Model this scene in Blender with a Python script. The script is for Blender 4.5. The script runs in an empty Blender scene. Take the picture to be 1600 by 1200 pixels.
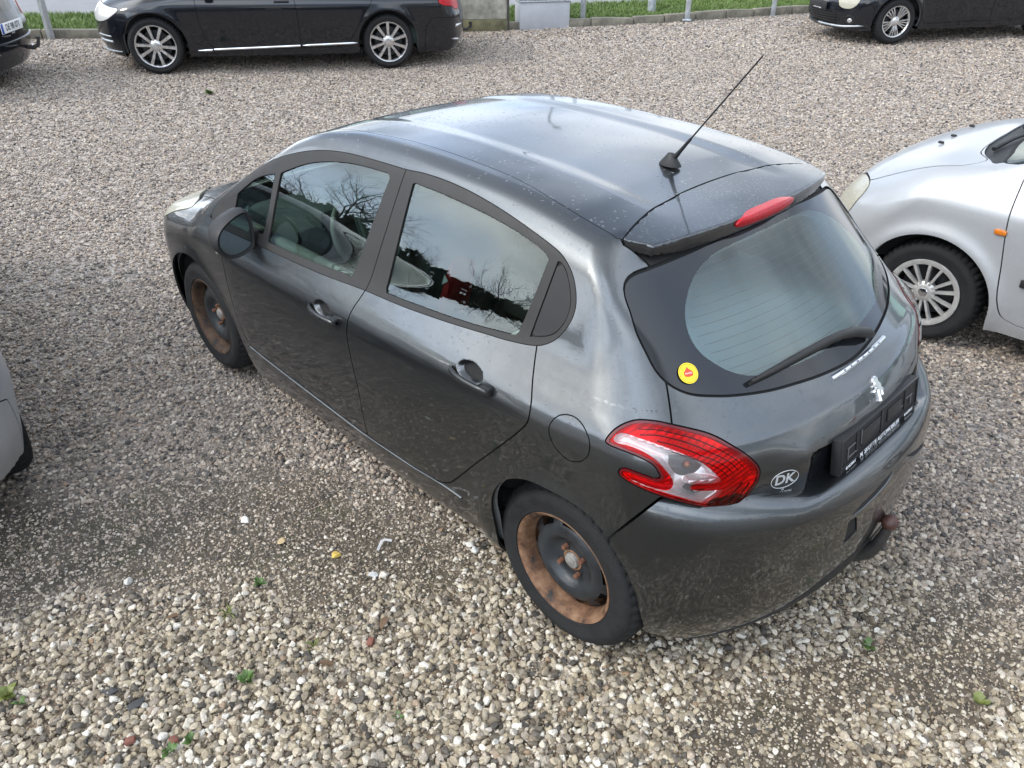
import bpy, bmesh, math, random
import numpy as np
from mathutils import Vector, Matrix, Euler
random.seed(7); rng = np.random.default_rng(11)
S = bpy.context.scene
COL = S.collection
R = math.radians

# ------------------------------------------------------------------ camera
CAM_POS = (-1.231, 2.221, 2.197)
CAM_YAW, CAM_PITCH, CAM_ROLL = R(-44.12), R(-31.87), R(.21)
cam = bpy.data.cameras.new('camera'); cam_ob = bpy.data.objects.new('camera', cam); COL.objects.link(cam_ob)
_f = Vector((math.cos(CAM_YAW)*math.cos(CAM_PITCH), math.sin(CAM_YAW)*math.cos(CAM_PITCH), math.sin(CAM_PITCH)))
_r = Vector((math.sin(CAM_YAW), -math.cos(CAM_YAW), 0)); _u = _r.cross(_f)
_r2 = _r*math.cos(CAM_ROLL)+_u*math.sin(CAM_ROLL); _u2 = _u*math.cos(CAM_ROLL)-_r*math.sin(CAM_ROLL)
cam_ob.matrix_world = Matrix(((_r2.x, _u2.x, -_f.x, CAM_POS[0]), (_r2.y, _u2.y, -_f.y, CAM_POS[1]), (_r2.z, _u2.z, -_f.z, CAM_POS[2]), (0, 0, 0, 1)))
cam.sensor_width = 36; cam.lens = 36*1216.9/1600; cam.clip_start = .05; cam.clip_end = 600
S.camera = cam_ob

# ------------------------------------------------------------------ light
SUN_EL, SUN_AZ = R(40), R(62)          # direction towards the sun, azimuth from +x to +y
world = bpy.data.worlds.new('World'); S.world = world; world.use_nodes = True
nt = world.node_tree; nt.nodes.clear()
def N(nt, t, **k):
    n = nt.nodes.new(t)
    for a, v in k.items():
        if a == 'i':
            for kk, vv in v.items(): n.inputs[kk].default_value = vv
        else: setattr(n, a, v)
    return n
def L(nt, a, b): nt.links.new(a, b)
sky = N(nt, 'ShaderNodeTexSky', sky_type='NISHITA', sun_disc=False, sun_elevation=SUN_EL, sun_rotation=R(90)-SUN_AZ, air_density=1.0, dust_density=1.5, ozone_density=1.0)
tc = N(nt, 'ShaderNodeTexCoord')
sep = N(nt, 'ShaderNodeSeparateXYZ'); L(nt, tc.outputs['Generated'], sep.inputs[0])
zc = N(nt, 'ShaderNodeMath', operation='MAXIMUM', i={1: .0}); L(nt, sep.outputs[2], zc.inputs[0])
za = N(nt, 'ShaderNodeMath', operation='ADD', i={1: .50}); L(nt, zc.outputs[0], za.inputs[0])
cx = N(nt, 'ShaderNodeMath', operation='DIVIDE'); L(nt, sep.outputs[0], cx.inputs[0]); L(nt, za.outputs[0], cx.inputs[1])
cy = N(nt, 'ShaderNodeMath', operation='DIVIDE'); L(nt, sep.outputs[1], cy.inputs[0]); L(nt, za.outputs[0], cy.inputs[1])
cmb = N(nt, 'ShaderNodeCombineXYZ'); L(nt, cx.outputs[0], cmb.inputs[0]); L(nt, cy.outputs[0], cmb.inputs[1])
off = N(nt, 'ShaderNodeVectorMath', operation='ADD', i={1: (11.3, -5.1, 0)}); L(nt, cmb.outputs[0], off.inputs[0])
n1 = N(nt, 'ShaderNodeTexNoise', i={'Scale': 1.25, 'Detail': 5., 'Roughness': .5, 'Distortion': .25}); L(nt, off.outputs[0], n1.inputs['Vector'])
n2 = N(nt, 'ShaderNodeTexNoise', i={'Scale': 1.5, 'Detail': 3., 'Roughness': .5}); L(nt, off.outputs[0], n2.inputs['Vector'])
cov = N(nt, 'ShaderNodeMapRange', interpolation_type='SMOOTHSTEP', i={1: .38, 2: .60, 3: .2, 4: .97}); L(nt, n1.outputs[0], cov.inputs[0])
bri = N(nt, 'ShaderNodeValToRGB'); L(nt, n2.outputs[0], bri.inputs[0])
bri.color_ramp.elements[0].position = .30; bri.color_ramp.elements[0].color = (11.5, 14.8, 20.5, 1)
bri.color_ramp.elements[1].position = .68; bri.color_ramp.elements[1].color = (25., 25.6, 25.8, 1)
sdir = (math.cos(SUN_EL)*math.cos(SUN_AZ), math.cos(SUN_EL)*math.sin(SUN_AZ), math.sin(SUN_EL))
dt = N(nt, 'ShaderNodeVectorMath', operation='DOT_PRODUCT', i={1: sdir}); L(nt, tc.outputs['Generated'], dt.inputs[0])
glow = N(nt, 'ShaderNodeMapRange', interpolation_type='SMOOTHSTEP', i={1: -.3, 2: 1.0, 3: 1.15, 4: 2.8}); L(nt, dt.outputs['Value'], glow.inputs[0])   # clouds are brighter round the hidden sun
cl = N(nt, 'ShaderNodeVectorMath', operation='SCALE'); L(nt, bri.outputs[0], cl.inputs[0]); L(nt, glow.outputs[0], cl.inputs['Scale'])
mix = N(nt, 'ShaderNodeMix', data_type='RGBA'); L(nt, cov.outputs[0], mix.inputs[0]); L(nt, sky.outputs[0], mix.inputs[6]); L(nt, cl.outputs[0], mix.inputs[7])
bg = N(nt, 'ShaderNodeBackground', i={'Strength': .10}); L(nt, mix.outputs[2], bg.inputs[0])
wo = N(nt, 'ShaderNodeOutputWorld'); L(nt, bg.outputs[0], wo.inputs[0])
sun = bpy.data.lights.new('sun', 'SUN'); sun.energy = 2.0; sun.angle = R(10); sun.color = (1, .92, .80)
sun_ob = bpy.data.objects.new('sun', sun); COL.objects.link(sun_ob)
sun_ob.rotation_euler = Vector((math.cos(SUN_EL)*math.cos(SUN_AZ), math.cos(SUN_EL)*math.sin(SUN_AZ), math.sin(SUN_EL))).to_track_quat('Z', 'Y').to_euler()
S.view_settings.view_transform = 'Standard'; S.view_settings.look = 'None'; S.view_settings.gamma = 1
S.view_settings.exposure = -.24
S.view_settings.use_curve_mapping = False
S.cycles.max_bounces = 8; S.cycles.transparent_max_bounces = 12; S.cycles.caustics_reflective = False; S.cycles.caustics_refractive = False
# ------------------------------------------------------------------ surface kernel
# ---------- numpy surface kernel ----------
def pchip(xs, ys):
    xs = np.array(xs, float); ys = np.array(ys, float)
    o = np.argsort(xs); xs = xs[o]; ys = ys[o]
    h = np.diff(xs); d = np.diff(ys)/h
    m = np.zeros_like(ys); m[0] = d[0]; m[-1] = d[-1]
    for i in range(1, len(xs)-1):
        if d[i-1]*d[i] > 0:
            w1 = 2*h[i]+h[i-1]; w2 = h[i]+2*h[i-1]
            m[i] = (w1+w2)/(w1/d[i-1]+w2/d[i])
    def f(x):
        x = np.asarray(x, float)
        i = np.clip(np.searchsorted(xs, x)-1, 0, len(h)-1)
        t = (x-xs[i])/h[i]; tc = np.clip(t, 0, 1); e = (t-tc)*h[i]
        t2 = tc*tc; t3 = t2*tc
        y = ys[i]*(2*t3-3*t2+1)+h[i]*m[i]*(t3-2*t2+tc)+ys[i+1]*(3*t2-2*t3)+h[i]*m[i+1]*(t3-t2)
        return y+e*np.where(t > 1, m[i+1], m[i])
    return f
def sstep(a, b, x):
    t = np.clip((x-a)/(b-a), 0, 1); return t*t*(3-2*t)
def smax(a, b, r):
    h = np.maximum(r-np.abs(a-b), 0); return np.maximum(a, b)+h*h/(4*r)
def smin(a, b, r): return -smax(-a, -b, r)
def grad(f, P, e=1e-4):
    g = np.empty_like(P)
    for k in range(3):
        d = np.zeros(3); d[k] = e
        g[:, k] = (f(P+d)-f(P-d))/(2*e)
    return g
def normals(f, P, e=1.5e-3):
    g = grad(f, P, e); return g/np.maximum(np.linalg.norm(g, axis=1), 1e-9)[:, None]
def project(f, P, n=4, lim=.02):
    P = P.copy()
    for _ in range(n):
        v = f(P); g = grad(f, P); q = np.maximum((g*g).sum(1), .05)
        s = np.clip(v/q, -lim, lim); P -= s[:, None]*g
    return P
def surface_nets(f, lo, hi, h):
    lo = np.array(lo, float); n = np.ceil((np.array(hi)-lo)/h).astype(int)+1
    ax = [lo[k]+h*np.arange(n[k]) for k in range(3)]
    X, Y, Z = np.meshgrid(*ax, indexing='ij')
    F = f(np.stack([X.ravel(), Y.ravel(), Z.ravel()], 1)).reshape(n)
    S = F < 0
    c = [(i, j, k) for i in (0, 1) for j in (0, 1) for k in (0, 1)]
    sl = lambda A, o: A[o[0]:n[0]-1+o[0], o[1]:n[1]-1+o[1], o[2]:n[2]-1+o[2]]
    cnt = sum(sl(S, o).astype(int) for o in c)
    act = (cnt > 0) & (cnt < 8)
    idx = -np.ones(act.shape, int); cells = np.argwhere(act); idx[act] = np.arange(len(cells))
    acc = np.zeros((len(cells), 3)); num = np.zeros(len(cells))
    for a in c:
        for k in range(3):
            if a[k] == 0:
                b = list(a); b[k] = 1; b = tuple(b)
                fa = sl(F, a)[act]; fb = sl(F, b)[act]
                m = (fa < 0) != (fb < 0)
                t = np.where(m, fa/np.where(m, fa-fb, 1), 0)
                p = np.tile(np.array(a, float), (len(cells), 1)); p[:, k] += t
                acc[m] += p[m]; num += m
    V = lo+h*(cells+acc/num[:, None])
    Q = []
    for k in range(3):
        u, v = (k+1) % 3, (k+2) % 3
        o1 = [0]*3; o1[k] = 1
        A = S[:n[0]-o1[0], :n[1]-o1[1], :n[2]-o1[2]]; B = S[o1[0]:, o1[1]:, o1[2]:]
        E = np.argwhere(A != B)
        E = E[(E[:, u] > 0) & (E[:, v] > 0) & (E[:, u] < n[u]-1) & (E[:, v] < n[v]-1)]
        fl = A[E[:, 0], E[:, 1], E[:, 2]]
        du = np.zeros(3, int); dv = np.zeros(3, int); du[u] = 1; dv[v] = 1
        q = np.stack([idx[tuple((E-du-dv).T)], idx[tuple((E-dv).T)], idx[tuple(E.T)], idx[tuple((E-du).T)]], 1)
        q[~fl] = q[~fl][:, ::-1]; Q.append(q)
    Q = np.concatenate(Q); Q = Q[(Q >= 0).all(1)]
    V = project(f, V)
    d1 = ((V[Q[:, 0]]-V[Q[:, 2]])**2).sum(1); d2 = ((V[Q[:, 1]]-V[Q[:, 3]])**2).sum(1)
    s = (d1 <= d2)[:, None]
    T = np.concatenate([np.where(s, Q[:, [0, 1, 2]], Q[:, [0, 1, 3]]), np.where(s, Q[:, [0, 2, 3]], Q[:, [1, 2, 3]])])
    return V, T
def compact(V, T):
    if len(T) == 0: return np.zeros((0, 3)), T
    u, inv = np.unique(T, return_inverse=True); return V[u], inv.reshape(T.shape)
def clip(V, T, s):
    """keep s<0"""
    s = np.where(np.abs(s) < 1e-7, -1e-7, s)
    I = s < 0; c = I[T].sum(1)
    out = [T[c == 3]]; nv = [V]; base = len(V); key = {}
    P = T[(c == 1) | (c == 2)]
    if len(P):
        one = I[P].sum(1) == 1
        lone = np.where(one[:, None], I[P], ~I[P]).argmax(1)
        r = np.arange(len(P)); a = P[r, lone]; b = P[r, (lone+1) % 3]; d = P[r, (lone+2) % 3]
        E = np.concatenate([np.sort(np.stack([a, b], 1), 1), np.sort(np.stack([a, d], 1), 1)])
        ue, inv = np.unique(E, axis=0, return_inverse=True); inv = inv.ravel()
        t = s[ue[:, 0]]/(s[ue[:, 0]]-s[ue[:, 1]])
        nv.append(V[ue[:, 0]]+t[:, None]*(V[ue[:, 1]]-V[ue[:, 0]]))
        ab = base+inv[:len(P)]; ad = base+inv[len(P):]
        out.append(np.stack([a, ab, ad], 1)[one])
        q = ~one; out.append(np.stack([ab, b, d], 1)[q]); out.append(np.stack([ab, d, ad], 1)[q])
    return compact(np.concatenate(nv), np.concatenate(out))
def spline(pts, n=8, closed=True):
    """Catmull-Rom through points; a third truthy entry marks a corner"""
    P = np.array([p[:2] for p in pts], float); C = [len(p) > 2 and p[2] for p in pts]; N = len(P); out = []
    rng = range(N if closed else N-1)
    for i in rng:
        p1, p2 = P[i], P[(i+1) % N]
        p0 = P[i-1] if (closed or i > 0) and not C[i] else 2*p1-p2
        p3 = P[(i+2) % N] if (closed or i+2 < N) and not C[(i+1) % N] else 2*p2-p1
        # centripetal tangents
        d0, d1, d2 = [max(np.linalg.norm(b-a)**.5, 1e-6) for a, b in ((p0, p1), (p1, p2), (p2, p3))]
        m1 = (p2-p1)+d1*((p1-p0)/d0-(p2-p0)/(d0+d1)); m2 = (p2-p1)+d1*((p3-p2)/d2-(p3-p1)/(d1+d2))
        if np.linalg.norm(p2-p1) < 1e-9: continue
        for t in np.arange(n)/n:
            out.append((2*t**3-3*t*t+1)*p1+(t**3-2*t*t+t)*m1+(3*t*t-2*t**3)*p2+(t**3-t*t)*m2)
    if not closed: out.append(P[-1])
    return np.array(out)
def segdist(Q, A, B):
    d = np.full(len(Q), 1e9)
    for a, b in zip(A, B):
        e = b-a; t = np.clip(((Q-a)@e)/max(e@e, 1e-12), 0, 1)
        d = np.minimum(d, ((Q-a-t[:, None]*e)**2).sum(1))
    return np.sqrt(d)
def polysd(Q, poly, far=.12):
    """signed distance (negative inside) of 2-D points to a closed polygon"""
    poly = np.asarray(poly); A = poly; B = np.roll(poly, -1, 0)
    out = np.full(len(Q), far*2)
    lo = poly.min(0)-far; hi = poly.max(0)+far
    m = ((Q >= lo) & (Q <= hi)).all(1)
    if not m.any(): return out
    q = Q[m]; ins = np.zeros(len(q), bool)
    for a, b in zip(A, B):
        if a[1] == b[1]: continue
        c = ((a[1] > q[:, 1]) != (b[1] > q[:, 1])) & (q[:, 0] < (b[0]-a[0])*(q[:, 1]-a[1])/(b[1]-a[1])+a[0])
        ins ^= c
    d = segdist(q, A, B); out[m] = np.where(ins, -d, d); return out
def raycast(f, o, d, t0=.3, t1=8, n=700):
    ts = np.linspace(t0, t1, n); d = d/np.linalg.norm(d)
    v = f(o+ts[:, None]*d); k = np.argmax(v < 0)
    if v[k] >= 0: return None
    a, b = ts[k-1], ts[k]
    for _ in range(30):
        m = (a+b)/2
        if f((o+m*d)[None])[0] < 0: b = m
        else: a = m
    return o+b*d
# ------------------------------------------------------------------ materials
def mat(name):
    m = bpy.data.materials.new(name); m.use_nodes = True
    b = m.node_tree.nodes['Principled BSDF']; return m, m.node_tree, b
def simple(name, col, rough=.5, metal=0., coat=0., bump=0., bscale=80., spec=.5, var=0., vscale=6., coatr=.05):
    m, t, b = mat(name)
    b.inputs['Base Color'].default_value = (*col, 1); b.inputs['Roughness'].default_value = rough
    b.inputs['Metallic'].default_value = metal; b.inputs['Coat Weight'].default_value = coat; b.inputs['Coat Roughness'].default_value = coatr
    b.inputs['Specular IOR Level'].default_value = spec
    tcn = N(t, 'ShaderNodeTexCoord')
    if bump:
        n = N(t, 'ShaderNodeTexNoise', i={'Scale': bscale, 'Detail': 4.}); L(t, tcn.outputs['Object'], n.inputs['Vector'])
        bp = N(t, 'ShaderNodeBump', i={'Strength': bump, 'Distance': .01}); L(t, n.outputs[0], bp.inputs['Height']); L(t, bp.outputs[0], b.inputs['Normal'])
    if var:
        n = N(t, 'ShaderNodeTexNoise', i={'Scale': vscale, 'Detail': 5., 'Roughness': .65}); L(t, tcn.outputs['Object'], n.inputs['Vector'])
        mr = N(t, 'ShaderNodeMapRange', i={1: .3, 2: .7, 3: 1-var, 4: 1+var}); L(t, n.outputs[0], mr.inputs[0])
        mx = N(t, 'ShaderNodeMix', data_type='RGBA', blend_type='MULTIPLY', i={0: 1.}); mx.inputs[6].default_value = (*col, 1)
        L(t, mr.outputs[0], mx.inputs[7]); L(t, mx.outputs[2], b.inputs['Base Color'])
        mr2 = N(t, 'ShaderNodeMapRange', i={1: .3, 2: .7, 3: max(rough-.12, .02), 4: min(rough+.12, 1)}); L(t, n.outputs[0], mr2.inputs[0]); L(t, mr2.outputs[0], b.inputs['Roughness'])
    return m
def paint(name, col, metal=.8, rough=.4, dirt=.5, drops=True, dust_sheen=0., dscale=62., dcover=(1.8, -.46), coat=1., coatr=.03, dirtcol=(.16, .135, .105), flake=.25):
    m, t, b = mat(name)
    b.inputs['Metallic'].default_value = metal; b.inputs['Roughness'].default_value = rough
    b.inputs['Coat Weight'].default_value = coat; b.inputs['Coat Roughness'].default_value = coatr; b.inputs['Coat IOR'].default_value = 1.52; b.inputs['Specular IOR Level'].default_value = .5 if metal > .1 else .08
    tcn = N(t, 'ShaderNodeTexCoord'); sp = N(t, 'ShaderNodeSeparateXYZ'); L(t, tcn.outputs['Object'], sp.inputs[0])
    # flakes
    vo = N(t, 'ShaderNodeTexVoronoi', i={'Scale': 900.}); L(t, tcn.outputs['Object'], vo.inputs['Vector'])
    mr = N(t, 'ShaderNodeMapRange', i={1: 0, 2: 1, 3: 1-flake, 4: 1+flake}); L(t, vo.outputs['Color'], mr.inputs[0])
    mx = N(t, 'ShaderNodeMix', data_type='RGBA', blend_type='MULTIPLY', i={0: 1.}); mx.inputs[6].default_value = (*col, 1); L(t, mr.outputs[0], mx.inputs[7])
    # road dirt: speckles and film, more of it low on the car
    n = N(t, 'ShaderNodeTexNoise', i={'Scale': 9., 'Detail': 8., 'Roughness': .7}); L(t, tcn.outputs['Object'], n.inputs['Vector'])
    low = N(t, 'ShaderNodeMapRange', i={1: .62, 2: .18, 3: .0, 4: .24}); L(t, sp.outputs[2], low.inputs[0])
    ad = N(t, 'ShaderNodeMath', operation='ADD'); L(t, n.outputs[0], ad.inputs[0]); L(t, low.outputs[0], ad.inputs[1])
    dm = N(t, 'ShaderNodeMapRange', i={1: .56, 2: .92, 3: 0., 4: dirt}); L(t, ad.outputs[0], dm.inputs[0])
    mx2 = N(t, 'ShaderNodeMix', data_type='RGBA'); L(t, dm.outputs[0], mx2.inputs[0]); L(t, mx.outputs[2], mx2.inputs[6]); mx2.inputs[7].default_value = (*dirtcol, 1)
    last = mx2.outputs[2]
    if dust_sheen:        # dusty film on the sloping flanks; its pale colour also imitates skylight there
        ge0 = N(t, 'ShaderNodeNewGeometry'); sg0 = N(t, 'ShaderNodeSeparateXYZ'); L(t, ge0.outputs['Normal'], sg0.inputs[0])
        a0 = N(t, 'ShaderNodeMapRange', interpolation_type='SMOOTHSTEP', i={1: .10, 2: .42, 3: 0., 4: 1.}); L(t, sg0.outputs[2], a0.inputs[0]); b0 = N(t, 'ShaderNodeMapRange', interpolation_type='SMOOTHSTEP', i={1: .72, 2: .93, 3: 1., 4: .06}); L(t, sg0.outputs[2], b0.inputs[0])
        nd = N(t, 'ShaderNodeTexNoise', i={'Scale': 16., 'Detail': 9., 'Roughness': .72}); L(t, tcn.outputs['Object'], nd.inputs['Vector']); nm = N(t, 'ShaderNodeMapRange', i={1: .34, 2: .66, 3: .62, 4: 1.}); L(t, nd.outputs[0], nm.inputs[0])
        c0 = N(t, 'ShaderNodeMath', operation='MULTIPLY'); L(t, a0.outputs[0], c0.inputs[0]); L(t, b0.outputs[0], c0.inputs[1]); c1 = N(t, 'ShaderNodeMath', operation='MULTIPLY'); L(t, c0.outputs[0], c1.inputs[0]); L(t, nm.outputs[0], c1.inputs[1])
        c2 = N(t, 'ShaderNodeMath', operation='MULTIPLY', i={1: dust_sheen}); L(t, c1.outputs[0], c2.inputs[0]); md0 = N(t, 'ShaderNodeMix', data_type='RGBA'); L(t, c2.outputs[0], md0.inputs[0]); L(t, last, md0.inputs[6]); md0.inputs[7].default_value = (.46, .47, .45, 1); last = md0.outputs[2]
    L(t, last, b.inputs['Base Color'])
    cw = N(t, 'ShaderNodeMapRange', i={1: 0, 2: .6, 3: coat, 4: .25}); L(t, dm.outputs[0], cw.inputs[0]); L(t, cw.outputs[0], b.inputs['Coat Weight'])
    me_ = N(t, 'ShaderNodeMapRange', i={1: 0, 2: .5, 3: metal, 4: .1}); L(t, dm.outputs[0], me_.inputs[0]); L(t, me_.outputs[0], b.inputs['Metallic'])
    # film: very slight unevenness of the clear coat
    n3 = N(t, 'ShaderNodeTexNoise', i={'Scale': 3.5, 'Detail': 5., 'Roughness': .6}); L(t, tcn.outputs['Object'], n3.inputs['Vector'])
    cr = N(t, 'ShaderNodeMapRange', i={1: .35, 2: .75, 3: coatr, 4: coatr+.07}); L(t, n3.outputs[0], cr.inputs[0]); L(t, cr.outputs[0], b.inputs['Coat Roughness'])
    if drops:
        v = N(t, 'ShaderNodeTexVoronoi', i={'Scale': dscale, 'Randomness': 1.}); 
        wn = N(t, 'ShaderNodeTexNoise', i={'Scale': 60., 'Detail': 2.}); L(t, tcn.outputs['Object'], wn.inputs['Vector'])
        wm = N(t, 'ShaderNodeVectorMath', operation='MULTIPLY_ADD', i={1: (.012, .012, .012)}); L(t, wn.outputs['Color'], wm.inputs[0]); L(t, tcn.outputs['Object'], wm.inputs[2])
        L(t, wm.outputs[0], v.inputs['Vector'])
        sc = N(t, 'ShaderNodeSeparateColor'); L(t, v.outputs['Color'], sc.inputs[0])
        sz = N(t, 'ShaderNodeMapRange', i={1: .0, 2: 1., 3: .05, 4: .34}); L(t, sc.outputs[0], sz.inputs[0])
        df = N(t, 'ShaderNodeMath', operation='SUBTRACT'); L(t, sz.outputs[0], df.inputs[0]); L(t, v.outputs['Distance'], df.inputs[1])
        hh = N(t, 'ShaderNodeMapRange', interpolation_type='SMOOTHSTEP', i={1: 0., 2: .12, 3: 0., 4: 1.}); L(t, df.outputs[0], hh.inputs[0])
        # drops only where the water stood: patches, on surfaces that face up
        pn = N(t, 'ShaderNodeTexNoise', i={'Scale': 2.6, 'Detail': 3.}); L(t, tcn.outputs['Object'], pn.inputs['Vector'])
        pm = N(t, 'ShaderNodeMath', operation='MULTIPLY_ADD', i={1: dcover[0], 2: dcover[1]}); L(t, pn.outputs[0], pm.inputs[0])
        gt = N(t, 'ShaderNodeMath', operation='LESS_THAN'); L(t, sc.outputs[1], gt.inputs[0]); L(t, pm.outputs[0], gt.inputs[1])
        ge = N(t, 'ShaderNodeNewGeometry'); sg = N(t, 'ShaderNodeSeparateXYZ'); L(t, ge.outputs['Normal'], sg.inputs[0])
        up = N(t, 'ShaderNodeMapRange', i={1: .35, 2: .8, 3: 0., 4: 1.}); L(t, sg.outputs[2], up.inputs[0])
        h1 = N(t, 'ShaderNodeMath', operation='MULTIPLY'); L(t, hh.outputs[0], h1.inputs[0]); L(t, gt.outputs[0], h1.inputs[1])
        h2 = N(t, 'ShaderNodeMath', operation='MULTIPLY'); L(t, h1.outputs[0], h2.inputs[0]); L(t, up.outputs[0], h2.inputs[1])
        bp = N(t, 'ShaderNodeBump', i={'Strength': .8, 'Distance': .0035}); L(t, h2.outputs[0], bp.inputs['Height'])
        L(t, bp.outputs[0], b.inputs['Coat Normal'])
    return m
def glassm(name, tint, ior=1.6, rough=.0):
    m = bpy.data.materials.new(name); m.use_nodes = True; t = m.node_tree; t.nodes.clear()
    tr = N(t, 'ShaderNodeBsdfTransparent'); tr.inputs[0].default_value = (*tint, 1)
    gl = N(t, 'ShaderNodeBsdfGlossy', i={'Roughness': rough}); gl.inputs[0].default_value = (.93, 1, .96, 1)
    fr = N(t, 'ShaderNodeFresnel', i={'IOR': ior}); mx = N(t, 'ShaderNodeMixShader')
    L(t, fr.outputs[0], mx.inputs[0]); L(t, tr.outputs[0], mx.inputs[1]); L(t, gl.outputs[0], mx.inputs[2])
    o = N(t, 'ShaderNodeOutputMaterial'); L(t, mx.outputs[0], o.inputs[0]); return m
def rusty(name, k=.8):
    m, t, b = mat(name)
    tcn = N(t, 'ShaderNodeTexCoord')
    n = N(t, 'ShaderNodeTexNoise', i={'Scale': 11., 'Detail': 9., 'Roughness': .66}); L(t, tcn.outputs['Object'], n.inputs['Vector'])
    r = N(t, 'ShaderNodeValToRGB'); L(t, n.outputs[0], r.inputs[0]); e = r.color_ramp.elements
    e[0].position = .33; e[0].color = (.02, .018, .017, 1); e[1].position = .40; e[1].color = (.10, .045, .02, 1)
    e[0].position = .35; e[1].position = .42
    for p_, c in ((.50, (.17, .085, .042, 1)), (.62, (.25, .145, .08, 1)), (.75, (.14, .075, .042, 1))):
        q = e.new(p_); q.color = c
    mk = N(t, 'ShaderNodeMix', data_type='RGBA', blend_type='MULTIPLY', i={0: 1.}); L(t, r.outputs[0], mk.inputs[6]); mk.inputs[7].default_value = (k, k, k, 1); L(t, mk.outputs[2], b.inputs['Base Color']); b.inputs['Roughness'].default_value = .75
    n2 = N(t, 'ShaderNodeTexNoise', i={'Scale': 90., 'Detail': 5.}); L(t, tcn.outputs['Object'], n2.inputs['Vector'])
    bp = N(t, 'ShaderNodeBump', i={'Strength': .35, 'Distance': .006}); L(t, n2.outputs[0], bp.inputs['Height']); L(t, bp.outputs[0], b.inputs['Normal'])
    return m
def lens(name, col, rough=.08, ribs=0., facets=0., coat=.55):
    m, t, b = mat(name)
    b.inputs['Base Color'].default_value = (*col, 1); b.inputs['Roughness'].default_value = .4; b.inputs['Specular IOR Level'].default_value = .25
    b.inputs['Coat Weight'].default_value = coat; b.inputs['Coat Roughness'].default_value = .02
    tcn = N(t, 'ShaderNodeTexCoord')
    if ribs:
        n = N(t, 'ShaderNodeTexVoronoi', i={'Scale': ribs}); L(t, tcn.outputs['Object'], n.inputs['Vector'])
        mr = N(t, 'ShaderNodeMapRange', i={1: 0, 2: .7, 3: 1.08, 4: .74}); L(t, n.outputs['Distance'], mr.inputs[0])
        mx = N(t, 'ShaderNodeMix', data_type='RGBA', blend_type='MULTIPLY', i={0: 1.}); mx.inputs[6].default_value = (*col, 1); L(t, mr.outputs[0], mx.inputs[7])
        last = mx.outputs[2]
        if facets:      # silvered facets behind the lens, each at its own tilt
            sc = N(t, 'ShaderNodeMapping'); sc.inputs['Scale'].default_value = (1, 1, 2.2); L(t, tcn.outputs['Object'], sc.inputs[0])
            v2 = N(t, 'ShaderNodeTexVoronoi', i={'Scale': facets}); L(t, sc.outputs[0], v2.inputs['Vector']); s2 = N(t, 'ShaderNodeSeparateColor'); L(t, v2.outputs['Color'], s2.inputs[0])
            r2 = N(t, 'ShaderNodeValToRGB'); L(t, s2.outputs[0], r2.inputs[0]); e = r2.color_ramp.elements; e[0].color = (.86, .86, .86, 1); e[1].color = (1.05, 1.05, 1.05, 1); q = e.new(.45); q.color = (.97, .97, .97, 1)
            m3 = N(t, 'ShaderNodeMix', data_type='RGBA', blend_type='MULTIPLY', i={0: 1.}); L(t, last, m3.inputs[6]); L(t, r2.outputs[0], m3.inputs[7]); last = m3.outputs[2]
        L(t, last, b.inputs['Base Color'])
        bp = N(t, 'ShaderNodeBump', i={'Strength': .3 if not facets else .0, 'Distance': .003}); L(t, n.outputs['Distance'], bp.inputs['Height']); L(t, bp.outputs[0], b.inputs['Normal'])
    return m
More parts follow.
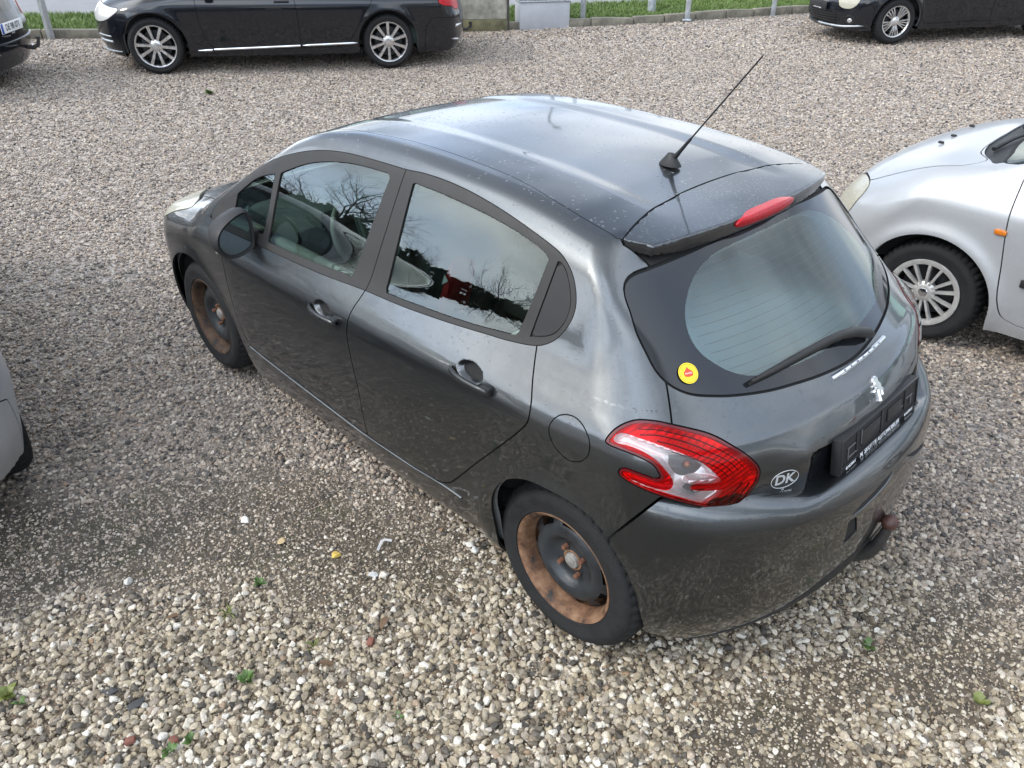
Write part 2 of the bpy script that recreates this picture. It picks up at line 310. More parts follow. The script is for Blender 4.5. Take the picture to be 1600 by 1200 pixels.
M = dict(
 grey=paint('dark_grey_metallic_paint', (.052, .057, .061), metal=.9, rough=.34, dirt=.04, dust_sheen=.10),
 grey_wet=paint('dark_grey_wet_paint', (.052, .057, .061), metal=.9, rough=.34, dirt=.04, dscale=125., dcover=(1.5, .10)),
 black_paint=paint('black_paint', (.006, .007, .010), metal=0., rough=.35, dirt=.03, drops=False, coatr=.01),
 silver=paint('silver_paint', (.37, .378, .386), metal=.35, rough=.45, dirt=.35, drops=False, coatr=.09, coat=.6, flake=.12),
 trim=simple('black_trim_plastic', (.013, .013, .0135), .55, spec=.35, bump=.12, bscale=400, var=.35, vscale=9),
 satin=simple('satin_black_trim', (.022, .021, .020), .52, spec=.3, var=.25, vscale=12),
 gap=simple('gap_black', (.004, .004, .004), .8),
 frit=simple('black_glass_border', (.012, .013, .015), .06, spec=.42),
 glass=glassm('tinted_side_glass', (.66, .82, .74), 1.72), 
 rear_glass=glassm('tinted_rear_glass', (.70, .82, .82), 1.75),
 clear=glassm('clear_lens', (.95, .95, .95), 1.5),
 mirror=simple('mirror_glass', (.26, .29, .29), .02, metal=1.),
 tyre=simple('tyre_rubber', (.013, .013, .0135), .78, spec=.3, bump=.25, bscale=160, var=.35, vscale=14),
 rust=rusty('rusty_steel'), rust_dark=rusty('dark_rusty_steel', .34), steel=simple('black_wheel_steel', (.018, .021, .024), .38, var=.4, vscale=10, bump=.1, bscale=60),
 nut=simple('rusty_nut', (.13, .055, .03), .8, bump=.4, bscale=300), hubcap=simple('dull_hub_cap', (.28, .27, .25), .5, metal=.4, var=.3, vscale=40),
 red_cover=glassm('red_cover', (.84, .010, .022), 1.3), clear_cover=glassm('clear_cover', (.93, .93, .93), 1.45), lamp_bowl=simple('lamp_bowl', (.86, .86, .85), .34, metal=.55), lamp_grey=simple('lamp_grey', (.32, .32, .32), .3, metal=.3, coat=.4), lamp_amber=simple('lamp_amber', (.40, .22, .14), .3, coat=.4), handle=simple('handle_paint', (.020, .022, .023), .40, metal=.5, coat=.25), emblem=simple('satin_chrome', (.85, .85, .84), .24, metal=.9), chrome=simple('chrome', (.75, .76, .78), .1, metal=1.), alloy=simple('alloy', (.62, .61, .60), .28, metal=.9, var=.12, vscale=20),
 alloy_dark=simple('dark_alloy', (.10, .10, .105), .4, metal=.8), cover=simple('silver_wheel_cover', (.50, .49, .47), .42, metal=.55, var=.12, vscale=20),
 red=lens('red_lens', (.52, .0015, .006), coat=.55), red_ribbed=lens('red_ribbed_lens', (.44, .0015, .009), ribs=170., coat=.35), red_dark=lens('dark_red_lens', (.085, .001, .003)),
 white_lens=lens('clear_reflector', (.50, .50, .49), coat=.9), lamp_silver=simple('lamp_reflector', (.8, .8, .8), .18, metal=.8, bump=.3, bscale=60),
 orange=lens('orange_lens', (.60, .17, .015), ribs=150.), headlamp=lens('hazed_headlamp', (.40, .38, .30), ribs=90.),
 cloth=simple('dark_seat_cloth', (.03, .032, .035), .9, bump=.3, bscale=300), dash=simple('dashboard_plastic', (.05, .055, .056), .65, bump=.2, bscale=250),
 liner=simple('headliner', (.42, .43, .40), .9), card=simple('door_card', (.16, .165, .16), .8, var=.2), shelf=simple('parcel_shelf_felt', (.55, .56, .56), .95, bump=.3, bscale=300),
 white=simple('white_print', (.8, .8, .8), .5), yellow=simple('yellow_sticker', (.80, .62, .02), .4), redprint=simple('red_print', (.62, .06, .02), .4), greyprint=simple('grey_print', (.42, .43, .43), .5),
 plate_white=simple('number_plate_white', (.75, .76, .76), .35), blue=simple('plate_blue', (.02, .07, .35), .4), ink=simple('plate_ink', (.01, .01, .012), .5),
 towsteel=simple('weathered_black_steel', (.035, .033, .031), .5, bump=.2, bscale=90, var=.4), ballrust=simple('brown_rusty_ball', (.075, .032, .024), .5, bump=.25, bscale=120, var=.4, vscale=30),
 galv=simple('galvanised_steel', (.42, .45, .47), .42, metal=.55, var=.22, vscale=14, bump=.05, bscale=40),
 cabinet=simple('grey_cabinet_paint', (.36, .37, .39), .55, var=.08, vscale=5, bump=.05, bscale=30),
)

# ------------------------------------------------------------------ object helpers
def tag(o, label=None, cat=None, group=None, kind=None):
    if label: o['label'] = label
    if cat: o['category'] = cat
    if group: o['group'] = group
    if kind: o['kind'] = kind
    return o
def empty(name, loc=(0, 0, 0), rz=0., parent=None):
    o = bpy.data.objects.new(name, None); COL.objects.link(o); o.location = loc; o.rotation_euler = (0, 0, rz); o.empty_display_size = .1
    if parent: o.parent = parent
    return o
def mesh_arr(name, V, F, nrm=None, smooth=True):
    """F is an (n,3) or (n,4) array"""
    V = np.ascontiguousarray(V, np.float32); F = np.ascontiguousarray(F, np.int32); k = F.shape[1] if len(F) else 3
    me = bpy.data.meshes.new(name); me.vertices.add(len(V)); me.vertices.foreach_set('co', V.ravel())
    me.loops.add(F.size); me.loops.foreach_set('vertex_index', F.ravel())
    me.polygons.add(len(F)); me.polygons.foreach_set('loop_start', np.arange(0, F.size, k, dtype=np.int32))
    me.polygons.foreach_set('use_smooth', np.full(len(F), bool(smooth)))
    me.update(); 
    if nrm is not None: me.normals_split_custom_set_from_vertices(np.ascontiguousarray(nrm, np.float32).tolist())
    return me
def link(name, me, m, parent=None):
    o = bpy.data.objects.new(name, me); COL.objects.link(o)
    if m is not None: me.materials.append(m)
    if parent: o.parent = parent
    return o
def mobj(name, V, F, m, parent=None, nrm=None, smooth=True): return link(name, mesh_arr(name, V, F, nrm, smooth), m, parent)
def bmobj(name, bm, m, parent=None, smooth=False, ang=35):
    me = bpy.data.meshes.new(name); bm.to_mesh(me); bm.free(); o = link(name, me, m, parent)
    if smooth:
        me.polygons.foreach_set('use_smooth', np.full(len(me.polygons), True)); me.set_sharp_from_angle(angle=R(ang))
    return o
def box(bm, c, s, rot=None, bev=0.):
    t = bmesh.new(); bmesh.ops.create_cube(t, size=1)
    for v in t.verts: v.co = Vector((v.co.x*s[0], v.co.y*s[1], v.co.z*s[2]))
    if bev: bmesh.ops.bevel(t, geom=list(t.edges), offset=min(bev, min(s)*.45), segments=2, affect='EDGES', profile=.5)
    for v in t.verts:
        p = v.co.copy()
        if rot is not None: p = rot @ p
        v.co = p+Vector(c)
    me = bpy.data.meshes.new('tmp'); t.to_mesh(me); t.free(); bm.from_mesh(me); bpy.data.meshes.remove(me)
def boxobj(name, c, s, m, parent=None, rot=None, bev=.004):
    bm = bmesh.new(); box(bm, c, s, rot, bev); return bmobj(name, bm, m, parent, smooth=True)
def lathe_arr(prof, n=64, a0=0., a1=2*math.pi):
    """profile (r, y) turned about the y axis"""
    full = abs(a1-a0-2*math.pi) < 1e-6; k = n if full else n+1
    an = a0+(a1-a0)*np.arange(k)/n; P = np.array(prof, float)
    V = np.stack([P[None, :, 0]*np.cos(an)[:, None], np.repeat(P[None, :, 1], k, 0), P[None, :, 0]*np.sin(an)[:, None]], 2).reshape(-1, 3)
    m = len(P); F = []
    for i in range(n):
        j = (i+1) % k
        for q in range(m-1): F.append((i*m+q, i*m+q+1, j*m+q+1, j*m+q))
    return V, np.array(F)
def lathe(name, prof, m, parent, n=64): V, F = lathe_arr(prof, n); o = mobj(name, V, F, m, parent); o.data.set_sharp_from_angle(angle=R(40)); return o
def tube(name, pts, rad, m, parent=None, n=12, caps=True):
    pts = [Vector(p) for p in pts]; rads = rad if hasattr(rad, '__len__') else [rad]*len(pts)
    bm = bmesh.new(); rings = []; up = Vector((0, 0, 1)); prev = None
    for i, p in enumerate(pts):
        d = (pts[min(i+1, len(pts)-1)]-pts[max(i-1, 0)]).normalized()
        a = (prev if prev is not None else (up if abs(d.z) < .9 else Vector((1, 0, 0)))); a = (a-d*a.dot(d)).normalized(); prev = a; b = d.cross(a)
        rings.append([bm.verts.new(p+rads[i]*(math.cos(2*math.pi*k/n)*a+math.sin(2*math.pi*k/n)*b)) for k in range(n)])
    for r0, r1 in zip(rings, rings[1:]):
        for k in range(n): bm.faces.new((r0[k], r0[(k+1) % n], r1[(k+1) % n], r1[k]))
    if caps: bm.faces.new(rings[0][::-1]); bm.faces.new(rings[-1])
    return bmobj(name, bm, m, parent, smooth=True, ang=50)
def text(name, body, size, m, parent, loc, rot_m, ext=.0005, align='CENTER', sx=1., bold=0.):
    cu = bpy.data.curves.new(name, 'FONT'); cu.body = body; cu.size = size; cu.extrude = ext; cu.align_x = align; cu.align_y = 'CENTER'; cu.offset = bold; cu.resolution_u = 3
    c_ = bpy.data.objects.new(name, cu); me = bpy.data.meshes.new_from_object(c_); bpy.data.objects.remove(c_); bpy.data.curves.remove(cu)
    o = link(name, me, m, parent)
    o.matrix_local = Matrix.Translation(loc) @ rot_m.to_4x4() @ Matrix.Diagonal((sx, 1, 1, 1)); return o
def frame(right, up):
    r = Vector(right).normalized(); u = Vector(up); u = (u-r*u.dot(r)).normalized(); n = r.cross(u); return Matrix((r, u, n)).transposed()

# ------------------------------------------------------------------ panels cut from an implicit skin
def skirted(V, T, nrm, depth=.008):
    E = np.concatenate([T[:, [0, 1]], T[:, [1, 2]], T[:, [2, 0]]]); key = np.sort(E, 1); u, inv, c = np.unique(key, axis=0, return_inverse=True, return_counts=True)
    B = E[c[inv.ravel()] == 1]
    if len(B) == 0: return V, T, nrm
    ids = np.unique(B); mp = -np.ones(len(V), int); n0 = len(V)
    mp[ids] = np.arange(len(ids)); top = n0+mp; bot = n0+len(ids)+mp
    V2 = np.concatenate([V, V[ids], V[ids]-depth*nrm[ids]])
    a, b = B[:, 0], B[:, 1]
    F = np.concatenate([T, np.stack([top[b], top[a], bot[a]], 1), np.stack([top[b], bot[a], bot[b]], 1)])
    # outward direction of each border vertex
    out = np.zeros((len(V), 3)); ed = V[b]-V[a]; ed /= np.maximum(np.linalg.norm(ed, axis=1), 1e-9)[:, None]
    o = np.cross(ed, nrm[a]); np.add.at(out, a, o); np.add.at(out, b, o); on = out[ids]; on /= np.maximum(np.linalg.norm(on, axis=1), 1e-9)[:, None]
    return V2, F, np.concatenate([nrm, on, on])
class Skin:
    """a triangle skin lying on an implicit surface; panels are cut out of it"""
    def __init__(s, f, V, T): s.f, s.V, s.T = f, V, T
    def cut(s, sd, gap=.0025, ring=None, depth=.010):
        """removes sd<0 and returns it; the joint goes into ring"""
        d = sd(s.V)
        if not (d < gap*3).any(): return Skin(s.f, np.zeros((0, 3)), np.zeros((0, 3), int))
        Vi, Ti = clip(s.V, s.T, d+gap)
        Vo, To = clip(s.V, s.T, -(d-gap))
        if ring is not None and gap > 0:
            V1, T1 = clip(s.V, s.T, d-gap*1.7); d1 = sd(V1); V1, T1 = clip(V1, T1, -(d1+gap*1.7))
            if len(T1): ring.append((V1-depth*normals(s.f, V1), T1))
        s.V, s.T = Vo, To
        return Skin(s.f, Vi, Ti)
    def obj(s, name, m, parent, off=0., skirt=.008, dome=None):
        V = project(s.f, s.V, 2); n = normals(s.f, V)
        if dome is not None: V = V+n*dome(V)[:, None]
        elif off: V = V+off*n
        T = s.T
        if skirt: V, T, n = skirted(V, T, n, skirt)
        return mobj(name, V, T, m, parent, n)
def joints(ring, parent):
    if not ring: return
    V, T, b = [], [], 0
    for v, t in ring: V.append(v); T.append(t+b); b += len(v)
    o = mobj('panel_gap', np.concatenate(V), np.concatenate(T), M['gap'], parent); return o
def side_sd(poly, side, xmin=-9, ymin=.3):
    def g(V):
        d = polysd(V[:, [0, 2]], poly); return np.where((V[:, 1]*side > ymin) & (V[:, 0] > xmin), d, .24)
    return g
def theta(V, cx=.5): return np.stack([np.arctan2(np.abs(V[:, 1]), cx-V[:, 0]), V[:, 2]], 1)
def rear_sd(poly, side=0, cx=.5, xmax=.45):
    def g(V):
        q = theta(V, cx); d = polysd(q, poly); m = V[:, 0] < xmax
        if side: m &= V[:, 1]*side > .02
        return np.where(m, d, .24)
    return g
# ------------------------------------------------------------------ ground
_H = pchip([0, 1.5, 3, 5, 7, 9, 12, 16, 40], [0, .010, .060, .155, .265, .355, .44, .48, .50])
def terr(x, y):
    a = np.maximum(0, np.asarray(x, float)-3.3); b = np.maximum(0, -(np.asarray(y, float)+.95)); return _H(np.minimum(np.hypot(a, b), 40))
KERB = np.array([(40, 42), (24, 16), (15.5, 2.4), (12.86, -1.95), (9.30, -7.35), (8.52, -8.70), (7.85, -9.75), (7.22, -11.04), (6.46, -12.61), (3.4, -18.9), (-6, -38)], float)
_ks = np.cumsum(np.r_[0, np.hypot(*np.diff(KERB, axis=0).T)])
def kerb_at(s): return np.stack([np.interp(s, _ks, KERB[:, 0]), np.interp(s, _ks, KERB[:, 1])], -1)
def kerb_side(P):
    """positive beyond the kerb (grass side), metres"""
    best = np.full(len(P), 1e9); sg = np.zeros(len(P))
    for a, b in zip(KERB, KERB[1:]):
        e = b-a; t = np.clip(((P-a)@e)/(e@e), 0, 1); d = P-a-t[:, None]*e; q = np.hypot(*d.T); m = q < best
        cr = e[0]*(P[:, 1]-a[1])-e[1]*(P[:, 0]-a[0]); best = np.where(m, q, best); sg = np.where(m, np.sign(cr), sg)
    return best*sg
# zones, in ground metres
MUD = spline([(2.3, 2.35), (2.05, 1.72), (1.69, 1.27), (1.33, .90), (.95, .80), (.55, .74), (.43, .95), (.58, 1.24), (.85, 1.48), (1.1, 1.72), (1.3, 2.01), (1.5, 2.6)], 5)
def vnoise(P, s, seed):
    """cheap value noise"""
    q = P*s+seed*17.3; i = np.floor(q).astype(int); f = q-i; f = f*f*(3-2*f)
    def h(a, b): v = np.sin(a*127.1+b*311.7+seed*74.7)*43758.5453; return v-np.floor(v)
    return (h(i[:, 0], i[:, 1])*(1-f[:, 0])+h(i[:, 0]+1, i[:, 1])*f[:, 0])*(1-f[:, 1])+(h(i[:, 0], i[:, 1]+1)*(1-f[:, 0])+h(i[:, 0]+1, i[:, 1]+1)*f[:, 0])*f[:, 1]
def fbm(P, s, seed): return .5*vnoise(P, s, seed)+.3*vnoise(P, s*2.1, seed+1)+.2*vnoise(P, s*4.3, seed+2)
def mudness(P):
    d = polysd(P, MUD, far=.6)+(fbm(P, 3.0, 3)-.5)*.55+(fbm(P, 11., 13)-.5)*.22
    m = .93*sstep(.22, -.26, d)
    b = sstep(.10, -.25, P[:, 0]+.70-.32*P[:, 1]+(fbm(P, 2.2, 9)-.5)*.5)*sstep(.30, .54, fbm(P, 3.1, 10))*.80*(P[:, 1] > -2)
    return np.maximum(m, b)
def ground_mat():
    m, t, b = mat('gravel_bed'); b.inputs['Roughness'].default_value = .95
    tcn = N(t, 'ShaderNodeTexCoord')
    v = N(t, 'ShaderNodeTexVoronoi', i={'Scale': 42.}); L(t, tcn.outputs['Object'], v.inputs['Vector'])
    sc = N(t, 'ShaderNodeSeparateColor'); L(t, v.outputs['Color'], sc.inputs[0])
    r = N(t, 'ShaderNodeValToRGB'); r.color_ramp.interpolation = 'LINEAR'; L(t, sc.outputs[0], r.inputs[0]); e = r.color_ramp.elements
    e[0].color = (.12, .11, .10, 1); e[1].color = (.46, .41, .36, 1)
    for p_, c in ((.3, (.24, .215, .195, 1)), (.6, (.32, .27, .235, 1)), (.8, (.40, .355, .315, 1))):
        q = e.new(p_); q.color = c
    at = N(t, 'ShaderNodeAttribute', attribute_name='mud')
    n = N(t, 'ShaderNodeTexNoise', i={'Scale': 7., 'Detail': 9., 'Roughness': .7}); L(t, tcn.outputs['Object'], n.inputs['Vector'])
    r2 = N(t, 'ShaderNodeValToRGB'); L(t, n.outputs[0], r2.inputs[0]); e = r2.color_ramp.elements
    e[0].position = .3; e[0].color = (.036, .029, .020, 1); e[1].position = .72; e[1].color = (.120, .096, .066, 1)
    q = e.new(.45); q.color = (.070, .056, .038, 1)
    mn = N(t, 'ShaderNodeTexNoise', i={'Scale': 3.2, 'Detail': 6., 'Roughness': .65}); L(t, tcn.outputs['Object'], mn.inputs['Vector'])
    mmr = N(t, 'ShaderNodeMapRange', interpolation_type='SMOOTHSTEP', i={1: .54, 2: .68, 3: 0, 4: .65}); L(t, mn.outputs[0], mmr.inputs[0])
    ms = N(t, 'ShaderNodeMix', data_type='RGBA'); L(t, mmr.outputs[0], ms.inputs[0])
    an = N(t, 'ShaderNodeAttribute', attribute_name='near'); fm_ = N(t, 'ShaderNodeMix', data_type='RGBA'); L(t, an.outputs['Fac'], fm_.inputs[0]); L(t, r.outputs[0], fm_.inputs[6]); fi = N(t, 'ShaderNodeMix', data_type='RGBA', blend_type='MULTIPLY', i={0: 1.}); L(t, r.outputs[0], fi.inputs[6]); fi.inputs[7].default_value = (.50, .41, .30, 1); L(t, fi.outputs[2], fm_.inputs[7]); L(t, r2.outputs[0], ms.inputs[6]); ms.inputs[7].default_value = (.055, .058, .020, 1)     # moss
    mx = N(t, 'ShaderNodeMix', data_type='RGBA'); L(t, at.outputs['Fac'], mx.inputs[0]); L(t, fm_.outputs[2], mx.inputs[6]); L(t, ms.outputs[2], mx.inputs[7])
    L(t, mx.outputs[2], b.inputs['Base Color'])
    n2 = N(t, 'ShaderNodeTexNoise', i={'Scale': 130., 'Detail': 6., 'Roughness': .7}); L(t, tcn.outputs['Object'], n2.inputs['Vector'])
    bp = N(t, 'ShaderNodeBump', i={'Strength': .8, 'Distance': .012}); L(t, n2.outputs[0], bp.inputs['Height'])
    bp2 = N(t, 'ShaderNodeBump', invert=True, i={'Strength': .7, 'Distance': .012}); L(t, v.outputs['Distance'], bp2.inputs['Height']); L(t, bp.outputs[0], bp2.inputs['Normal'])
    L(t, bp2.outputs[0], b.inputs['Normal'])
    rr = N(t, 'ShaderNodeMapRange', i={1: 0, 2: 1, 3: .95, 4: .62}); L(t, at.outputs['Fac'], rr.inputs[0]); L(t, rr.outputs[0], b.inputs['Roughness'])
    return m
def sheet(name, xs, ys, zf, m):
    X, Y = np.meshgrid(xs, ys, indexing='ij'); P = np.stack([X.ravel(), Y.ravel()], 1); Z = zf(P)
    nx, ny = len(xs), len(ys); i = (np.arange(nx-1)[:, None]*ny+np.arange(ny-1)).ravel()
    F = np.stack([i, i+ny, i+ny+1, i+1], 1); o = mobj(name, np.c_[P, Z], F, m); tag(o, kind='structure'); return o, P
def graded(lo, a, b, hi, fine, coarse): return np.unique(np.r_[np.arange(lo, a, coarse), np.arange(a, b, fine), np.arange(b, hi+.01, coarse)].round(4))
def relief(P): return .012*(fbm(P, 1.1, 5)-.5)+.016*(fbm(P, 5., 6)-.5)*(1-.6*mudness(P))
gx, gy = graded(-300, -3, 15, 300, .08, 9.), graded(-300, -15, 5, 300, .08, 9.)
GM = ground_mat()
ground, GP = sheet('ground', gx, gy, lambda P: terr(P[:, 0], P[:, 1])+relief(P)-.012, GM)
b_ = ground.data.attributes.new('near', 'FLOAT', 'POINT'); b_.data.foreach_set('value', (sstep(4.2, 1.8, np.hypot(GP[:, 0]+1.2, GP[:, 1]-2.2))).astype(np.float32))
a_ = ground.data.attributes.new('mud', 'FLOAT', 'POINT'); a_.data.foreach_set('value', mudness(GP).astype(np.float32))

# pebble shapes (not linked into the scene on their own)
peb_col = bpy.data.collections.new('pebble_shapes')
def pebble_mesh(k, subd=2):
    bm = bmesh.new(); bmesh.ops.create_icosphere(bm, subdivisions=subd, radius=1.)
    rr = np.random.default_rng(100+k); sx, sy, sz = rr.uniform(.8, 1.15), rr.uniform(.65, .95), rr.uniform(.48, .72)
    pl = [(Vector(rr.normal(size=3)).normalized(), rr.uniform(.50, .84)) for _ in range(8)]
    ph = rr.uniform(0, 6, 6)
    for v in bm.verts:
        p = v.co.copy()
        for n_, d in pl:
            q = p.dot(n_)
            if q > d: p -= n_*(q-d)*.92
        p *= 1+.05*math.sin(3*p.x+ph[0])*math.sin(3.3*p.y+ph[1])+.04*math.sin(5*p.z+ph[2]+2*p.x)
        v.co = Vector((p.x*sx, p.y*sy, p.z*sz))
    me = bpy.data.meshes.new('pebble'); bm.to_mesh(me); bm.free(); me.polygons.foreach_set('use_smooth', np.full(len(me.polygons), True)); me.set_sharp_from_angle(angle=R(24)); return me
def pebble_mat():
    m, t, b = mat('pebble_stone'); b.inputs['Roughness'].default_value = .50
    at = N(t, 'ShaderNodeAttribute', attribute_name='hue', attribute_type='INSTANCER')
    wz = N(t, 'ShaderNodeAttribute', attribute_name='warm', attribute_type='INSTANCER')
    def ramp(cs):
        r = N(t, 'ShaderNodeValToRGB'); L(t, at.outputs['Fac'], r.inputs[0]); e = r.color_ramp.elements
        e[0].position = 0; e[0].color = (*cs[0][1], 1); e[1].position = cs[-1][0]; e[1].color = (*cs[-1][1], 1)
        for p_, c in cs[1:-1]: q = e.new(p_); q.color = (*c, 1)
        return r
    r1 = ramp([(0, (.045, .044, .048)), (.10, (.12, .115, .12)), (.24, (.20, .185, .178)), (.40, (.285, .250, .232)), (.52, (.35, .285, .240)), (.62, (.30, .275, .265)), (.76, (.42, .370, .330)), (.90, (.52, .470, .420)), (.97, (.60, .58, .55)), (1., (.28, .19, .13))])
    r2 = ramp([(0, (.048, .042, .035)), (.09, (.12, .10, .074)), (.22, (.22, .175, .117)), (.36, (.35, .285, .19)), (.50, (.46, .385, .265)), (.60, (.29, .25, .20)), (.74, (.52, .44, .32)), (.85, (.65, .58, .46)), (.94, (.70, .66, .58)), (1., (.28, .18, .10))])
    wm_ = N(t, 'ShaderNodeMix', data_type='RGBA', blend_type='MULTIPLY', i={0: 1.}); L(t, r1.outputs[0], wm_.inputs[6]); wm_.inputs[7].default_value = (1.16, 1.07, .95, 1)
    mx = N(t, 'ShaderNodeMix', data_type='RGBA'); L(t, wz.outputs['Fac'], mx.inputs[0]); L(t, wm_.outputs[2], mx.inputs[6]); L(t, r2.outputs[0], mx.inputs[7])
    tcn = N(t, 'ShaderNodeTexCoord'); oi = N(t, 'ShaderNodeObjectInfo')
    vm = N(t, 'ShaderNodeVectorMath', operation='ADD'); L(t, tcn.outputs['Object'], vm.inputs[0]); L(t, oi.outputs['Random'], vm.inputs[1])
    n = N(t, 'ShaderNodeTexNoise', i={'Scale': 2.6, 'Detail': 7., 'Roughness': .7}); L(t, vm.outputs[0], n.inputs['Vector'])
    mr = N(t, 'ShaderNodeMapRange', i={1: .3, 2: .72, 3: .50, 4: 1.28}); L(t, n.outputs[0], mr.inputs[0])
    m2 = N(t, 'ShaderNodeMix', data_type='RGBA', blend_type='MULTIPLY', i={0: 1.}); L(t, mx.outputs[2], m2.inputs[6]); L(t, mr.outputs[0], m2.inputs[7]); L(t, m2.outputs[2], b.inputs['Base Color'])
    bp = N(t, 'ShaderNodeBump', i={'Strength': .35, 'Distance': .25}); L(t, n.outputs[0], bp.inputs['Height']); L(t, bp.outputs[0], b.inputs['Normal'])
    return m
PM = pebble_mat()
for k in range(12):
    o = bpy.data.objects.new('pebble_shape', pebble_mesh(k)); o.data.materials.append(PM); peb_col.objects.link(o)
def scatter_points():
    out = []
    cam2 = np.array(CAM_POS[:2]); fw = np.array([math.cos(CAM_YAW), math.sin(CAM_YAW)])
    for (d0, d1, dens, r0, r1) in ((1.1, 2.0, 14000, .0038, .0180), (2.0, 3.2, 13000, .0038, .0172), (3.2, 5.5, 8000, .0044, .0150), (5.5, 9, 3000, .0068, .0160), (9, 13, 1500, .0095, .0180), (13, 20, 650, .0135, .0235)):
        hw = 1.5 if d0 < 1.5 else 1.15 if d0 < 3 else .80; A = hw*(d1*d1-d0*d0)          # wedge area in view
        n = int(A*dens*1.0); d = np.sqrt(rng.uniform(d0*d0, d1*d1, n)); a = rng.uniform(-hw, hw, n)+CAM_YAW
        P = cam2+d[:, None]*np.stack([np.cos(a), np.sin(a)], 1)
        u = rng.uniform(0, 1, n); s = r0+(r1-r0)*u**2.5
        out.append(np.c_[P, s])
    Q = np.concatenate(out); P = Q[:, :2]; s = Q[:, 2]
    ks = kerb_side(P); md = mudness(P)
    keep = (ks < -.12+.08*rng.uniform(-1, 1, len(P))) & (P[:, 0] > -2.6)
    keep &= rng.uniform(0, 1, len(P)) > md*np.where(s > .0135, .90, .52)
    # under the parked car's middle nobody sees a stone
    keep &= ~((P[:, 0] > -.1) & (P[:, 0] < 2.6) & (np.abs(P[:, 1]) < .45))
    P, s, md = P[keep], s[keep], md[keep]
    fg = sstep(1.4, .55, P[:, 0]-.55*(P[:, 1]-1.2)+.35*(fbm(P, 2., 21)-.5))*sstep(-.2, .5, P[:, 1]+.6)       # the paler, coarser stones in front of the mud
    s = s*(1+.10*fg)*np.where(md > .5, .72, 1)
    warm = np.clip(fg*.85+.12+rng.normal(0, .16, len(P)), 0, 1)
    z = terr(P[:, 0], P[:, 1])+relief(P)-.012+s*rng.uniform(-.25, .75, len(P))*(1-.85*(md > .35))
    # grit trodden into the mud
    n = 30000; Pm = np.c_[rng.uniform(-2.2, 2.6, n), rng.uniform(-1.5, 2.5, n)]; mm = mudness(Pm); Pm = Pm[rng.uniform(0, 1, n) < mm*1.1]; sm = .0022+.0060*rng.uniform(0, 1, len(Pm))**2.4
    n2 = 46000; Pf = np.c_[rng.uniform(-1.9, 1.9, n2), rng.uniform(-1.3, 2.6, n2)]; Pf = Pf[(np.hypot(Pf[:, 0]+1.231, Pf[:, 1]-2.221) < 3.3) & ((np.abs(Pf[:, 1]) > .75) | (Pf[:, 0] < -.5))]; sf = .0024+.0036*rng.uniform(0, 1, len(Pf))**1.6
    Pm = np.r_[Pm, Pf]; sm = np.r_[sm, sf]
    zm = terr(Pm[:, 0], Pm[:, 1])+relief(Pm)-.012+sm*rng.uniform(-.2, .4, len(Pm))+np.r_[np.zeros(len(Pm)-len(Pf)), rng.uniform(.0, .006, len(Pf))]
    return np.r_[np.c_[P, z], np.c_[Pm, zm]], np.r_[s, sm], np.r_[warm, np.clip(rng.normal(.45, .25, len(Pm)), 0, 1)], np.r_[md, np.ones(len(Pm))]
SP, SS, SW, SM = scatter_points()
gravel_me = bpy.data.meshes.new('gravel'); gravel_me.vertices.add(len(SP)); gravel_me.vertices.foreach_set('co', SP.astype(np.float32).ravel())
def vattr(me, n, typ, v, key='value'): a = me.attributes.new(n, typ, 'POINT'); a.data.foreach_set(key, np.ascontiguousarray(v).ravel())
vattr(gravel_me, 'size', 'FLOAT', SS.astype(np.float32)); vattr(gravel_me, 'warm', 'FLOAT', SW.astype(np.float32)); vattr(gravel_me, 'hue', 'FLOAT', rng.uniform(0, 1, len(SP)).astype(np.float32))
vattr(gravel_me, 'rot', 'FLOAT_VECTOR', np.c_[rng.normal(0, .35, len(SP)), rng.normal(0, .35, len(SP)), rng.uniform(0, 6.28, len(SP))].astype(np.float32), 'vector')
vattr(gravel_me, 'kind_no', 'INT', rng.integers(0, 12, len(SP)).astype(np.int32))
def scatter_nodes(name, coll):
    g = bpy.data.node_groups.new(name, 'GeometryNodeTree')
    g.interface.new_socket('Geometry', in_out='INPUT', socket_type='NodeSocketGeometry'); g.interface.new_socket('Geometry', in_out='OUTPUT', socket_type='NodeSocketGeometry')
    gi = N(g, 'NodeGroupInput'); go = N(g, 'NodeGroupOutput'); ci = N(g, 'GeometryNodeCollectionInfo'); ci.inputs['Collection'].default_value = coll; ci.inputs['Separate Children'].default_value = True
    ip = N(g, 'GeometryNodeInstanceOnPoints'); ip.inputs['Pick Instance'].default_value = True
    def at(n, ty): a = N(g, 'GeometryNodeInputNamedAttribute', data_type=ty); a.inputs[0].default_value = n; return a.outputs[0]
    er = N(g, 'FunctionNodeEulerToRotation'); L(g, at('rot', 'FLOAT_VECTOR'), er.inputs[0])
    L(g, gi.outputs[0], ip.inputs['Points']); L(g, ci.outputs[0], ip.inputs['Instance']); L(g, at('kind_no', 'INT'), ip.inputs['Instance Index']); L(g, er.outputs[0], ip.inputs['Rotation']); L(g, at('size', 'FLOAT'), ip.inputs['Scale'])
    L(g, ip.outputs[0], go.inputs[0]); return g
gravel = bpy.data.objects.new('gravel', gravel_me); COL.objects.link(gravel); tag(gravel, kind='stuff')
md_ = gravel.modifiers.new('pebbles', 'NODES'); md_.node_group = scatter_nodes('pebble_scatter', peb_col)
